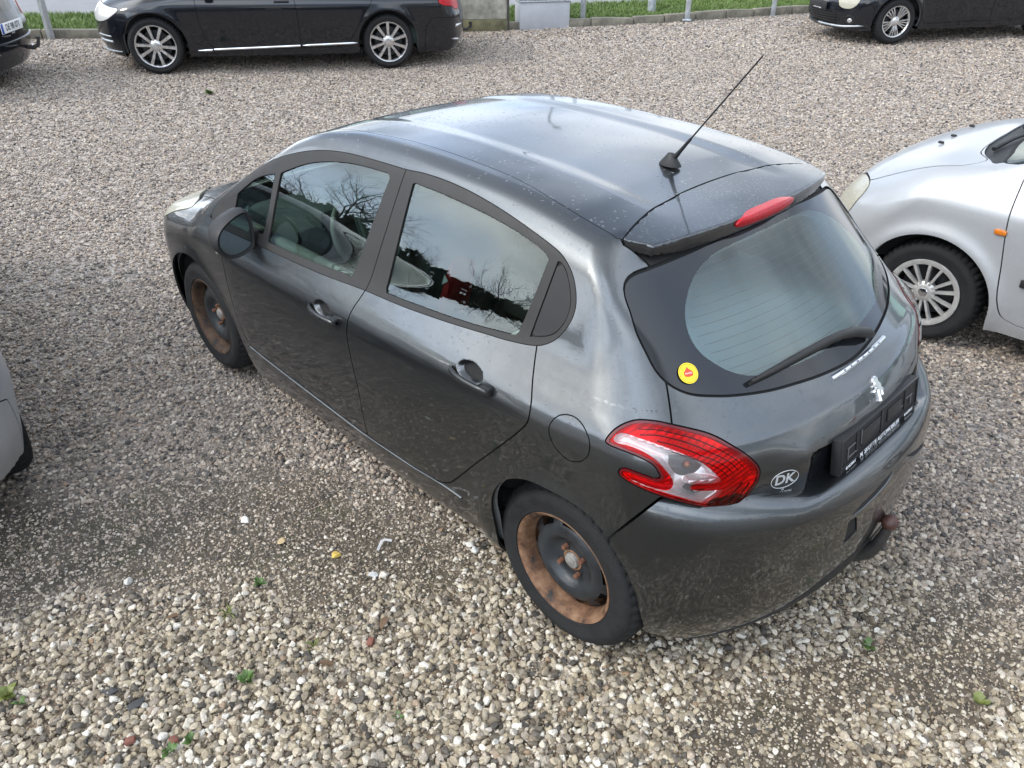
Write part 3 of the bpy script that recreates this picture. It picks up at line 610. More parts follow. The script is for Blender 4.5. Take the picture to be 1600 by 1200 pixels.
# ---------- main hatchback shape: x forward from rear axle, y left, z up ----------
_Zc = pchip([-.45, -.20, -.07, .17, .28, .6, 1.0, 1.3, 1.55, 1.72, 1.9, 2.1, 2.3, 2.44, 2.6, 2.85, 3.05, 3.2, 3.4],
            [1.30, 1.362, 1.385, 1.421, 1.437, 1.462, 1.472, 1.462, 1.432, 1.385, 1.292, 1.18, 1.07, .99, .95, .895, .83, .75, .60])
_Wz = pchip([.05, .15, .20, .27, .36, .50, .62, .72, .78, .82, .85, .88, .92, .96, 1.0, 1.1, 1.2, 1.3, 1.4, 1.5],
            [.72, .79, .806, .824, .838, .851, .859, .8615, .8605, .8565, .848, .834, .812, .790, .769, .727, .683, .635, .584, .53])
_dz = pchip([-.8, -.3, 0, .4, 1.2, 2.0, 2.6, 3.3], [.085, .085, .08, .065, .02, 0, .015, .02])
_Pl = pchip([-.8, -.6, -.4, -.15, .15, .5, 1.0, 2.0, 2.4, 2.75, 3.0, 3.2, 3.3], [.80, .885, .94, .985, 1.008, 1.004, 1.0, .997, .974, .967, .945, .885, .82])
_Pu = pchip([-.8, -.5, -.3, -.1, .15, .5, 1.0, 1.6, 2.0], [.90, .935, .96, .975, .985, .995, 1.0, 1.0, 1.0])
_Rc = pchip([.1, .2, .30, .40, .50, .60, .68, .74, .80, .88, .93, .965, 1.0, 1.1, 1.2, 1.3, 1.345, 1.42],
            [-.40, -.46, -.52, -.55, -.56, -.565, -.57, -.574, -.574, -.562, -.54, -.49, -.445, -.33, -.218, -.11, -.06, -.0])
def W208(x, z):
    x = np.clip(x, -.9, 3.4)
    base = _Wz(np.clip(z-_dz(x), .05, 1.5))
    u = sstep(.88, 1.12, z)
    w = base*(_Pl(x)*(1-u)+_Pu(x)*u)
    for xc in (0, 2.538):
        r = np.hypot(x-xc, z-.31); w = w+.014*np.exp(-((r-.345)/.06)**2)*(z < .8)*sstep(.8,.7,z)
    return w
def rear_c(y, k): return k*y*y*(1+.9*y*y)
def T208(x, y):
    ya = np.abs(y)
    xs = x+.03*y*y*sstep(1.2, 2.3, x)      # wrapped windscreen
    z = _Zc(np.clip(xs, -.45, 3.4))-.06*y*y-.07*y**4
    z = z+.008*(sstep(.355, .265, ya)*-1)*sstep(.0, .25, x)*sstep(1.75, 1.5, x)
    return z
def core208(P):
    x, y, z = P.T; ya = np.abs(y)
    w = W208(x, z)
    side = (ya-w)/np.where(z > 1.02, 1.1, 1.0)
    e = .01
    tx = (T208(x+e, ya)-T208(x-e, ya))/(2*e)
    top = (z-T208(x, ya))/np.sqrt(1+tx*tx)
    rk = .24-.02*sstep(.9, 1.1, z)
    R = _Rc(np.clip(z, .1, 1.42))+rear_c(ya, rk)-.016*sstep(.52, .36, ya)*sstep(.66, .74, z)*sstep(.93, .85, z)
    rz = 1+.42*sstep(.93, 1.0, z)
    rear = (R-x)/rz
    front = (x-(3.30-.30*ya**2-.35*ya**4-.35*np.clip(z-.55, 0, 1)**2*2-.3*np.clip(.35-z, 0, 1)))
    rt = .075-.03*sstep(1.3, 1.6, x)+.075*sstep(2.3, 2.5, x)
    b = smax(side, top, rt)
    b = smax(b, rear, .10-.068*sstep(1.12, 1.27, z))
    b = smax(b, front, .12)
    return np.maximum(b, .16-z)
def body208(P):
    """shell without wheel-arch cut"""
    return core208(P)
_Bx = pchip([.1, .16, .22, .30, .40, .50, .60, .68, .735, .765, .79, .9], [-.52, -.575, -.615, -.652, -.675, -.69, -.695, -.69, -.672, -.645, -.60, -.40])
def bumper208(P):
    x, y, z = P.T; ya = np.abs(y)
    side = ya-(W208(x, z)+.004+.012*sstep(-.25, -.5, x)+.045*sstep(.45, .17, z)*sstep(-.1, -.3, x))
    rear = (_Bx(np.clip(z, .1, .9))+(.34*ya**2*(1+.9*ya**2))-x)
    top = z-(.785+.015*sstep(.3, .7, ya)-.045*sstep(.68, .36, ya)*sstep(-.655, -.575, x))
    b = smax(side, rear, .14)
    return np.maximum(smax(b, top, .045), .165+.07*sstep(.60, .78, ya)*sstep(-.5, -.36, x)+.06*sstep(.55, .2, ya)*sstep(0,-.4,x)-z)
# ------------------------------------------------------------------ the dark grey hatchback
_b208 = body208
def body208(P):
    x, y, z = P.T; ya = np.abs(y); f = _b208(P)
    rk = .24-.02*sstep(.9, 1.1, z); Rr = _Rc(np.clip(z, .1, 1.42))+rear_c(ya, rk)
    rec = np.maximum(np.maximum(ya-.35, np.abs(z-.790)-.060), x-(Rr+.007))
    f = smax(f, np.where(x < -.3, -rec, -1.), .012)
    for hx, hz in ((1.242, .842), (.379, .926)):                 # finger dishes behind the door handles
        q = np.hypot((x-hx)/.062, (z-hz)/.030); f = f+.030*sstep(1.05, .55, q)*(ya > .6)
    return f
car = empty('hatchback_car'); tag(car, 'dark grey metallic five-door hatchback with rusty steel wheels, roof aerial and tow bar', 'car')
bV, bT = surface_nets(body208, (-.8, -1, .1), (3.45, 1, 1.55), .0175)
def refine(f, V, T, sel):
    """splits the chosen triangles in four"""
    c = V[T].mean(1); m = sel(c); A = T[m]; E = np.sort(np.concatenate([A[:, [0, 1]], A[:, [1, 2]], A[:, [2, 0]]]), 1); u, inv = np.unique(E, axis=0, return_inverse=True); inv = inv.ravel()+len(V); k = len(A)
    V2 = np.concatenate([V, project(f, (V[u[:, 0]]+V[u[:, 1]])/2)]); a, b, d = inv[:k], inv[k:2*k], inv[2*k:]
    return V2, np.concatenate([T[~m], np.stack([A[:, 0], a, d], 1), np.stack([a, A[:, 1], b], 1), np.stack([d, b, A[:, 2]], 1), np.stack([a, b, d], 1)])
def near_handle(c): return (np.abs(c[:, 1]) > .6) & ((np.hypot((c[:, 0]-1.242)/.13, (c[:, 2]-.842)/.075) < 1) | (np.hypot((c[:, 0]-.379)/.13, (c[:, 2]-.926)/.075) < 1))
for _ in range(2): bV, bT = refine(body208, bV, bT, near_handle)
bV, bT = refine(body208, bV, bT, lambda c: (c[:, 0] < -.05) & (c[:, 2] > .70) & (c[:, 2] < 1.03) & (np.abs(c[:, 1]) > .45))
skin = Skin(body208, bV, bT); ring = []
DLO = spline([(2.284, .931, 1), (2.232, .999), (2.171, 1.048), (2.115, 1.087), (2.039, 1.154), (1.917, 1.226), (1.784, 1.282), (1.637, 1.329), (1.493, 1.36), (1.355, 1.377), (1.216, 1.385), (1.083, 1.39), (.968, 1.394), (.89, 1.4), (.776, 1.402), (.662, 1.398), (.549, 1.389), (.442, 1.376), (.338, 1.359), (.239, 1.34), (.189, 1.327), (.144, 1.304), (.11, 1.273), (.081, 1.223), (.078, 1.177), (.104, 1.12), (.139, 1.088), (.175, 1.072), (.282, 1.052), (.373, 1.041), (.57, 1.017), (.796, .994), (1.025, .978), (1.283, .955), (1.602, .938), (1.804, .931), (2.12, .928)], 4)
RGL = spline([(0.914, 1.365, 1), (0.753, 1.365), (0.533, 1.356), (0.379, 1.341), (0.273, 1.322), (0.225, 1.307, 1), (0.236, 1.195), (0.255, 1.075, 1), (0.474, 1.045), (0.745, 1.019), (0.904, 1.006, 1), (0.906, 1.184)], 5)
FGL = spline([(1.756, 1.226, 1), (1.613, 1.285), (1.492, 1.319), (1.339, 1.346), (1.205, 1.358), (1.046, 1.364, 1), (1.075, 1.184), (1.115, 0.998, 1), (1.451, 0.973), (1.74, 0.96, 1)], 5)
QLT = spline([(2.064, 1.079, 1), (1.933, 1.169), (1.799, 1.216, 1), (1.788, 1.099), (1.788, 0.977, 1), (1.924, 0.968), (2.069, 0.966, 1)], 5)
QPN = spline([(0.189, 1.31, 1), (0.162, 1.299), (0.131, 1.269), (0.101, 1.219), (0.098, 1.173), (0.119, 1.129), (0.151, 1.107), (0.206, 1.089, 1), (0.196, 1.201)], 5)
FDOOR = spline([(2.15, 1.02, 1), (2.125, .93), (2.092, .82), (2.089, .75), (2.089, .666), (2.085, .563), (2.071, .46), (2.03, .385), (1.96, .356), (1.781, .350), (1.5, .340), (1.25, .330), (1.055, .322, 1), (1.052, .427), (1.049, .595), (1.064, .716), (1.070, .804), (1.054, .892), (1.012, .986), (1.0, 1.04, 1)], 5)
RDOOR = spline([(1.0, 1.04, 1), (1.012, .986), (1.054, .892), (1.070, .804), (1.064, .716), (1.049, .595), (1.052, .427), (1.055, .322, 1), (.871, .325), (.714, .335), (.60, .352), (.53, .385), (.486, .427), (.351, .583), (.222, .730), (.129, .840), (.100, .887), (.103, .932), (.137, .997), (.158, 1.042), (.176, 1.09, 1)], 5)
RARCH = spline([(.30, .0, 1), (.292, .25), (.283, .337), (.277, .446), (.249, .534), (.197, .609), (.137, .655), (.075, .679), (.005, .686), (-.065, .686), (-.125, .676), (-.175, .655), (-.225, .605), (-.274, .504), (-.305, .412), (-.325, .285), (-.33, 0, 1)], 5)
FARCH = spline([(2.90, 0, 1), (2.89, .25), (2.865, .40), (2.80, .535), (2.71, .622), (2.615, .668), (2.525, .682), (2.44, .673), (2.35, .646), (2.275, .609), (2.21, .555), (2.155, .49), (2.12, .40), (2.10, .30), (2.09, 0, 1)], 5)
FUEL = spline([(.014, .875), (.020, .905), (.008, .937), (-.022, .955), (-.058, .957), (-.095, .942), (-.122, .913), (-.124, .875), (-.100, .842), (-.060, .826), (-.016, .841)], 5)
LAMP = spline([(.895, .936), (.882, .960), (.861, .979), (.833, .994), (.81, 1.0), (.768, 1.0), (.73, .993), (.68, .98), (.637, .967), (.596, .949), (.555, .923), (.524, .894), (.503, .866), (.497, .847), (.501, .819), (.517, .789), (.531, .757), (.542, .733, 1), (.57, .738), (.619, .756), (.665, .777), (.709, .797), (.75, .813), (.79, .827), (.818, .837), (.839, .846), (.855, .857), (.858, .866), (.853, .878), (.842, .884), (.82, .881), (.793, .875), (.767, .869), (.759, .874), (.766, .891), (.777, .907), (.799, .919), (.828, .927), (.864, .931), (.886, .932)], 5)
WHITE = spline([(.874, .95), (.857, .965), (.81, .961), (.756, .95), (.717, .939), (.675, .92), (.647, .898), (.622, .871), (.609, .853, 1), (.629, .852), (.684, .856), (.689, .848), (.677, .839), (.642, .832), (.604, .829, 1), (.613, .809), (.632, .791), (.652, .788), (.696, .81), (.738, .827), (.791, .84), (.831, .853), (.839, .861, 1), (.824, .859), (.792, .851), (.752, .842), (.737, .845), (.73, .859), (.733, .876), (.751, .901), (.772, .923), (.799, .937), (.837, .944), (.87, .944)], 5)
GLASS = spline([(-.2, 1.338, 1), (.0, 1.338), (.262, 1.335), (.492, 1.326), (.754, 1.310), (.845, 1.299), (.864, 1.285), (.864, 1.266), (.842, 1.226), (.821, 1.182), (.792, 1.139), (.765, 1.102), (.737, 1.078), (.703, 1.059), (.661, 1.044), (.589, 1.031), (.548, 1.025), (.413, 1.011), (.295, 1.003), (.177, .995), (0, .988), (-.2, .995, 1)], 5)
INNER = spline([(-.3, 1.314, 1), (.057, 1.314), (.315, 1.311), (.45, 1.303), (.54, 1.285), (.60, 1.258), (.637, 1.220), (.647, 1.185), (.639, 1.153), (.612, 1.120), (.562, 1.089), (.516, 1.067), (.45, 1.049), (.391, 1.041), (.302, 1.037), (.19, 1.033), (0, 1.030), (-.3, 1.030, 1)], 5)
TGATE = spline([(-.3, .60, 1), (.50, .60, 1), (.545, .70), (.60, .80), (.68, .90), (.728, .985, 1), (.731, 1.03), (.737, 1.078, 1), (.765, 1.102), (.792, 1.139), (.821, 1.182), (.842, 1.226), (.864, 1.266), (.868, 1.285), (.850, 1.302), (.754, 1.313, 1), (.492, 1.330), (.262, 1.339), (-.3, 1.342, 1)], 3)
BCUT = np.array([(-.95, .70), (-.50, .70), (-.43, .745), (-.36, .805), (-.331, .812), (-.209, .616), (-.17, .56), (-.20, .40), (-.20, -.1), (-.95, -.1)])
WSH = spline([(-.2, 1.020, 1), (.35, 1.015), (.60, 1.010), (.705, 1.03), (.70, 1.07), (.655, 1.17), (.60, 1.28), (.565, 1.345), (.535, 1.378), (.45, 1.388), (.25, 1.398), (-.2, 1.402, 1)], 4)
HLAMP = spline([(3.12, .70), (3.06, .80), (2.95, .845), (2.80, .875), (2.62, .893), (2.60, .885), (2.74, .835), (2.87, .77), (2.98, .70), (3.08, .665)], 5)
HOOD = spline([(2.28, -.1, 1), (2.28, .62), (2.45, .66), (2.62, .64), (2.85, .60), (3.02, .52), (3.12, .35), (3.15, -.1, 1)], 5)
COWL = spline([(2.26, -.1, 1), (2.26, .66), (2.34, .70), (2.42, .665), (2.43, .5), (2.43, -.1, 1)], 5)
ROOFP = spline([(1.62, -.1, 1), (1.62, .47), (1.40, .50), (1.08, .490), (.89, .487), (.555, .495), (.246, .535), (.056, .545, 1), (.076, .48), (.094, .415), (.117, .309), (.126, .218), (.134, .15), (.139, -.1, 1)], 5)
SPOIL = spline([(.139, -.1, 1), (.134, .15), (.126, .218), (.117, .309), (.094, .415), (.076, .48), (.056, .545, 1), (-.007, .511), (-.035, .506, 1), (-.3, .506, 1), (-.3, -.1, 1)], 5)
def top_sd(poly, zmin):
    def g(V): return np.where(V[:, 2] > zmin, polysd(np.c_[V[:, 0], np.abs(V[:, 1])], poly), .24)
    return g
def front_sd(poly, xmin):
    def g(V): return np.where(V[:, 0] > xmin, polysd(np.c_[np.abs(V[:, 1]), V[:, 2]], poly), .24)
    return g
# wheel openings, bumper area
for sd_ in (1, -1):
    skin.cut(side_sd(RARCH, sd_, ymin=.55), 0); skin.cut(side_sd(FARCH, sd_, ymin=.5), 0)
skin.cut(lambda V: polysd(V[:, [0, 2]], BCUT, far=.3), 0)
shell_liner = Skin(body208, skin.V, skin.T)

def lamp_unit(side):
    lm = skin.cut(rear_sd(LAMP, side), .0018, ring)
    dome = lambda q: .011*sstep(0, .03, -polysd(theta(q), LAMP))+.001
    inner_ = Skin(lm.f, lm.V, lm.T)
    wh = lm.cut(rear_sd(WHITE, side), 0)
    rim = Skin(lm.f, *clip(lm.V, lm.T, -(polysd(theta(lm.V), LAMP)+.007)))
    body = Skin(lm.f, *clip(lm.V, lm.T, polysd(theta(lm.V), LAMP)+.007))
    # bowls and fluted reflectors behind the cover
    iv, it = refine(lm.f, inner_.V, inner_.T, lambda c: c[:, 2] > 0); iv, it = refine(lm.f, iv, it, lambda c: c[:, 2] > 0)
    inner_ = Skin(lm.f, iv, it)
    def bowl(q):
        t = theta(q); w = sstep(.004, -.010, polysd(t, WHITE)); e = sstep(0, .022, -polysd(t, LAMP))
        d = -.012-.008*w
        for c, r_, k_ in (((.690, .902), (.052, .044), .030), ((.660, .812), (.045, .030), .024), ((.760, .945), (.05, .02), .010)):
            d = d-k_*np.exp(-(((t[:, 0]-c[0])/r_[0])**2+((t[:, 1]-c[1])/r_[1])**2))*w
        fl = .0011*np.sin((t[:, 1]*.9+t[:, 0]*.55)*2*np.pi/.0155)*(1-w)
        return (d+fl)*e-.002
    t = body.obj('taillight', M['red_cover'], car, skirt=.004, dome=dome)
    rim.obj('lamp_rim', M['red_dark'], t, skirt=.012, dome=dome); wh.obj('clear_lens', M['clear_cover'], t, skirt=0, dome=lambda q: dome(q)+.0008)
    V_ = project(inner_.f, inner_.V, 2); n_ = normals(inner_.f, V_); V_ = V_+n_*bowl(V_)[:, None]; mobj('lamp_reflector', V_, inner_.T, M['lamp_bowl'], t)
    base = np.array([(.815, .990), (.768, .992), (.725, .984), (.680, .971), (.640, .956), (.600, .938), (.565, .913), (.540, .885)]); piv = np.array([.775, .800])
    for k, sc_ in enumerate((.945, .885, .825, .765)):
        strip(t, 'lamp_rib', (piv+(base-piv)*sc_)[max(0, k-1):], .0012, M['red_dark'], side, dome, -.006)
    for a, hw_ in (([(.690, .8485), (.63, .845), (.575, .852), (.525, .860)], .0045), ([(.60, .785), (.575, .812), (.555, .838)], .0028), ([(.58, .775), (.553, .803), (.535, .832)], .0028), ([(.565, .764), (.540, .792), (.522, .818)], .0028)):
        strip(t, 'lamp_rib', np.array(a), hw_, M['red_dark'] if hw_ < .004 else M['red'], side, dome, -.004)
    # bulbs
    for th_, z_, m_ in ((.690, .902, 'lamp_amber'), (.660, .812, 'lamp_grey')):
        c_ = on_rear(np.array([th_]), np.array([z_]), side)[0]; nn = normals(body208, c_[None])[0]; bm = bmesh.new(); bmesh.ops.create_uvsphere(bm, u_segments=14, v_segments=10, radius=.0095); bmesh.ops.translate(bm, verts=bm.verts, vec=Vector(c_-nn*.026)); bmobj('bulb', bm, M[m_], t, True, 180)
    return t
def on_rear(th, z, side, f=body208, cx=.5):
    """points of the skin at polar angle th and height z (bisection along the ray)"""
    th = np.atleast_1d(th); z = np.atleast_1d(z); a = np.full(len(th), .2); b = np.full(len(th), 1.6)
    dx, dy = -np.cos(th), np.sin(th)*side
    for _ in range(40):
        m = (a+b)/2; P = np.c_[cx+m*dx, m*dy, z]; ins = f(P) < 0; a = np.where(ins, m, a); b = np.where(ins, b, m)
    return np.c_[cx+a*dx, a*dy, z]
def strip(parent, name, line, hw, m, side, dome, lift):
    line = spline([tuple(p) for p in line], 5, closed=False); t = np.gradient(line, axis=0); t /= np.linalg.norm(t, axis=1)[:, None]; n = np.c_[-t[:, 1], t[:, 0]]
    A = on_rear(*(line+hw*n).T, side); B = on_rear(*(line-hw*n).T, side); C = on_rear(*line.T, side)
    nn = normals(body208, C); A = A+nn*(dome(A)*.98)[:, None]; B = B+nn*(dome(B)*.98)[:, None]; C = C+nn*(dome(C)+lift)[:, None]
    k = len(line); V = np.concatenate([A, C, B]); F = []
    for i in range(k-1): F += [(i, i+1, k+i+1, k+i), (k+i, k+i+1, 2*k+i+1, 2*k+i)]
    F = np.array(F); 
    if side > 0: F = F[:, ::-1]
    return mobj(name, V, F, m, parent)
lamps = [lamp_unit(1), lamp_unit(-1)]

# tailgate with its window
glass = skin.cut(rear_sd(GLASS), .003, ring)
inner = glass.cut(rear_sd(INNER), 0)
hatch = skin.cut(rear_sd(TGATE), .0027, ring)
hatch_o_V = hatch
rec = hatch.cut(lambda V: np.where(V[:, 0] < -.4, np.maximum(np.maximum(np.abs(V[:, 1])-.352, .22-np.abs(V[:, 1])), np.abs(V[:, 2]-.790)-.062), .24), 0)
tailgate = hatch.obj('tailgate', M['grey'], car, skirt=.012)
RM = simple('gloss_black_recess', (.008, .008, .01), .25)
for s_ in (1, -1): Skin(rec.f, *clip(rec.V, rec.T, -s_*rec.V[:, 1])).obj('plate_recess', RM, tailgate, skirt=0)
rw = inner.obj('rear_window', M['rear_glass'], tailgate, off=-.003, skirt=0)
glass.obj('window_border', M['frit'], rw, off=-.003, skirt=.006)
# fine heater wires printed on the inside
hw_me_V, hw_me_F = [], []
for k in range(13):
    zz = 1.055+k*.0195; th = np.linspace(-.6, .6, 60); wmax = np.interp(zz, [1.03, 1.09, 1.18, 1.25, 1.31], [.42, .55, .63, .60, .42]); th = th/.6*wmax
    for o_ in (0, .0011):
        p = on_rear(np.abs(th), np.full(60, zz+o_), 1); p[:, 1] *= np.sign(th); p += np.array([.007, 0, -.006]); hw_me_V.append(p)
    b0 = k*120; hw_me_F += [(b0+i, b0+i+1, b0+61+i, b0+60+i) for i in range(59)]
mobj('heater_wire', np.concatenate(hw_me_V), np.array(hw_me_F), simple('heater_wire_print', (.16, .09, .06), .5), rw)

# side windows
doors = {}
def side_glazing(side):
    d = skin.cut(side_sd(DLO, side), .0012, ring, .006)
    fg = d.cut(side_sd(FGL, side), .0010); rg = d.cut(side_sd(RGL, side), .0010); ql = d.cut(side_sd(QLT, side), .0010); qp = d.cut(side_sd(QPN, side), .0018, ring, .006)
    bp = lambda V: V[:, 0]-np.interp(V[:, 2], [.90, 1.006, 1.204, 1.386, 1.5], [1.03, 1.005, .984, .975, .97])
    r_ = []
    fr_rear = Skin(d.f, *clip(d.V, d.T, bp(d.V)+.002)); fr_front = Skin(d.f, *clip(d.V, d.T, -(bp(d.V)-.002)))
    gapV, gapT = clip(d.V, d.T, bp(d.V)-.004); gapV, gapT = clip(gapV, gapT, -(bp(gapV)+.004))
    if len(gapT): ring.append((gapV-.008*normals(d.f, gapV), gapT))
    fd = skin.cut(side_sd(FDOOR, side), .0026, ring); rd = skin.cut(side_sd(RDOOR, side), .0026, ring)
    def dish(hx, hz): return lambda V: np.where(V[:, 1]*side > .5, (np.hypot((V[:, 0]-hx)/.062, (V[:, 2]-hz)/.030)-.76)*.03, .24)
    d1 = fd.cut(dish(1.242, .842), 0); d2 = rd.cut(dish(.379, .926), 0)
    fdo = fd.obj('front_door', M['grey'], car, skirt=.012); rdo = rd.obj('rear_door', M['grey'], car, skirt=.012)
    d1.obj('handle_recess_shade', M['gap'], fdo, skirt=0); d2.obj('handle_recess_shade', M['gap'], rdo, skirt=0)  # shade of the dishes painted black; the real floor is body colour
    dm = lambda q: -.0005+.0055*sstep(.0, .016, -polysd(q[:, [0, 2]], DLO, far=.05))
    for fr, do in ((fr_front, fdo), (fr_rear, rdo)):
        fr.obj('window_frame', M['satin'], do, off=.0005, skirt=.010)
        # inner step of the frame: a thinner, darker rubber run
    for nm, g_, do in (('window_glass', fg, fdo), ('quarter_glass', ql, fdo), ('window_glass', rg, rdo)):
        g_.obj(nm, M['glass'], do, off=-.005, skirt=0)
    qp.obj('quarter_panel', M['trim'], rdo, off=-.002, skirt=.008)
    doors[side] = (fdo, rdo)
for sd_ in (1, -1): side_glazing(sd_)
fuel = skin.cut(side_sd(FUEL, 1), .0018, ring, .006); fuel.obj('fuel_flap', M['grey'], car, skirt=.008)
ws = skin.cut(front_sd(WSH, 1.45), .002, ring); ws.obj('windscreen', M['glass'], car, off=-.003, skirt=.005)
cw = skin.cut(top_sd(COWL, .8), .001); cw.obj('wiper_cowl', M['trim'], car, off=-.012)
for sd_ in (1, -1):
    hl = skin.cut(side_sd(HLAMP, sd_, 2.4, .2), .002, ring); hl.obj('headlight', M['headlamp'], car, off=.002, skirt=.01)
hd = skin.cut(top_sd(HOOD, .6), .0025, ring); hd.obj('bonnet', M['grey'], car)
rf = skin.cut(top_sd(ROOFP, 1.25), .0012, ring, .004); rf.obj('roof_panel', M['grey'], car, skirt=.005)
sp = skin.cut(top_sd(SPOIL, 1.30), .0048, ring); sp.obj('spoiler_bed', M['gap'], car, off=-.0045, skirt=0)
# the spoiler is a plate of its own that overhangs the glass
def spoil_f(P):
    x, y, z = P.T; ya = np.abs(y); t = T208(x, ya)
    edge = -.092+.20*ya**2+.15*ya**4
    e_ = .01; tx = (T208(x+e_, ya)-T208(x-e_, ya))/(2*e_); b0 = smax((ya-W208(x, z))/1.1, (z-t)/np.sqrt(1+tx*tx), .075)
    f = np.maximum(smax(b0-.0015, -(b0+.048-.014*sstep(.38, .51, ya)), .010), edge-.10*(z-t)-x)
    f = smax(f, edge-.10*(z-t)-x, .012)
    return np.maximum(smax(f, ya-np.interp(x, [-.2, -.035, -.007, .056, .15], [.506, .506, .511, .545, .545])+.002, .003), x-np.interp(ya, [0, .15, .218, .309, .415, .48, .545], [.139, .134, .126, .117, .094, .076, .056])+.0045)
sV, sT = surface_nets(spoil_f, (-.16, -.59, 1.24), (.18, .59, 1.46), .0065)
ss = Skin(spoil_f, sV, sT)
out_ = ss
def lipf(V):
    x, y, z = V.T; ya = np.abs(y); t = T208(x, ya); tx = (T208(x+.01, ya)-T208(x-.01, ya))/.02
    return smax((ya-W208(x, z))/1.1, (z-t)/np.sqrt(1+tx*tx), .075)+.014
upper = Skin(spoil_f, *clip(out_.V, out_.T, -lipf(out_.V))); lower = Skin(spoil_f, *clip(out_.V, out_.T, lipf(out_.V)))
spo = upper.obj('roof_spoiler', M['grey_wet'], car, skirt=.008)
lower.obj('spoiler_underside', simple('gloss_black_trim', (.012, .012, .013), .2, coat=.5), spo, skirt=0)
# high brake light, set in the lip
def hm_f(P):
    x, y, z = P.T; ya = np.abs(y); q = np.abs((z-1.366)/.021)**2.2+np.abs(y/.172)**4
    edge = -.094+.20*ya**2
    return np.maximum((q-1)*.012, np.maximum(edge-.012*(1-np.clip(q, 0, 1))-.25*(z-1.366)-x, x-edge-.05))
hV, hT = surface_nets(hm_f, (-.14, -.19, 1.33), (-.03, .19, 1.41), .006)
hb = Skin(hm_f, hV, hT).obj('high_brake_light', M['red_ribbed'], spo, skirt=0)
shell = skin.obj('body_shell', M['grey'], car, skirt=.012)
# rear bumper
uV, uT = surface_nets(bumper208, (-.8, -1, .08), (.3, 1, .95), .016)
bump = Skin(bumper208, uV, uT)
BKEEP = np.array([(-.95, .95), (-.36, .95), (-.338, .812), (-.214, .612), (-.270, .512), (-.300, .412), (-.320, .285), (-.326, -.1), (-.95, -.1)])
bump = bump.cut(lambda V: polysd(V[:, [0, 2]], BKEEP, far=.3), .0015)
notch = bump.cut(lambda V: np.where(V[:, 0] < -.5, polysd(V[:, 1:], np.array([(.272, .622), (.236, .622), (.205, .55), (.258, .52)])), .24), .001)
valance = Skin(bumper208, *clip(bump.V, bump.T, (bump.V[:, 2]-.165-.23*sstep(.66, .12, np.abs(bump.V[:, 1])))))
bump = Skin(bumper208, *clip(bump.V, bump.T, -(bump.V[:, 2]-.170-.23*sstep(.66, .12, np.abs(bump.V[:, 1])))))
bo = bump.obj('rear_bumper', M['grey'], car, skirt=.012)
valance.obj('bumper_valance', M['trim'], bo, off=.002, skirt=.012)
joints(ring, car)
# side skirt strip under the doors
for sd_ in (1, -1):
    xs = np.linspace(.46, 2.02, 30); zz = np.interp(xs, [.46, .55, .75, 1.1, 1.5, 1.8, 2.02], [.352, .352, .326, .310, .326, .338, .352])
    yy = W208(xs, zz)+.001
    tube('sill_strip', [(x, y*sd_, z) for x, y, z in zip(xs, yy, zz)], .0052, M['grey'], car, n=8)
# inner skins so that nobody looks through the shell
lo_ = Skin(body208, *clip(shell_liner.V, shell_liner.T, shell_liner.V[:, 2]-1.29-.0*shell_liner.V[:, 0])); hi_ = Skin(body208, *clip(shell_liner.V, shell_liner.T, 1.29-shell_liner.V[:, 2]))
for nm, q, m_ in (('inner_lining', lo_, M['card']), ('headliner', hi_, M['liner'])):
    for poly, s_, fn in [(DLO, 1, side_sd), (DLO, -1, side_sd)]: q.cut(fn(poly, s_), 0)
    q.cut(front_sd(WSH, 1.45), 0); q.cut(rear_sd(INNER), 0); q.obj(nm, m_, car, off=-.035, skirt=0)

# ---- fittings
def handle(side, xc, zc, parent):
    yb = W208(np.array([xc]), np.array([zc]))[0]
    pts = [(xc+.105, yb+.002), (xc+.088, yb+.014), (xc+.05, yb+.026), (xc, yb+.029), (xc-.045, yb+.026), (xc-.088, yb+.020), (xc-.104, yb+.012)]
    bm = bmesh.new(); rings = []
    for i, (x, y) in enumerate(pts):
        h = (.006, .011, .013, .0125, .0125, .014, .011)[i]; w = (.004, .008, .009, .009, .009, .010, .008)[i]
        rings.append([bm.verts.new((x, side*(y+w*math.cos(a)), zc-.004*(i-3)/3+h*math.sin(a))) for a in np.linspace(0, 2*math.pi, 13)[:-1]])
    for r0, r1 in zip(rings, rings[1:]):
        for k in range(12): bm.faces.new((r0[k], r0[(k+1) % 12], r1[(k+1) % 12], r1[k]))
    bm.faces.new(rings[0][::-1]); bm.faces.new(rings[-1]); bmesh.ops.recalc_face_normals(bm, faces=bm.faces)
    h = bmobj('door_handle', bm, M['handle'], parent, smooth=True, ang=60)
    boxobj('handle_foot', (xc-.083, side*(yb+.008), zc+.002), (.042, .034, .030), M['handle'], h, bev=.008)
    boxobj('handle_lip', (xc+.005, side*(yb+.022), zc-.0125), (.085, .010, .003), M['galv'], h, bev=.001)
for sd_ in (1, -1):
    handle(sd_, 1.226, .828, doors[sd_][0]); handle(sd_, .362, .912, doors[sd_][1])
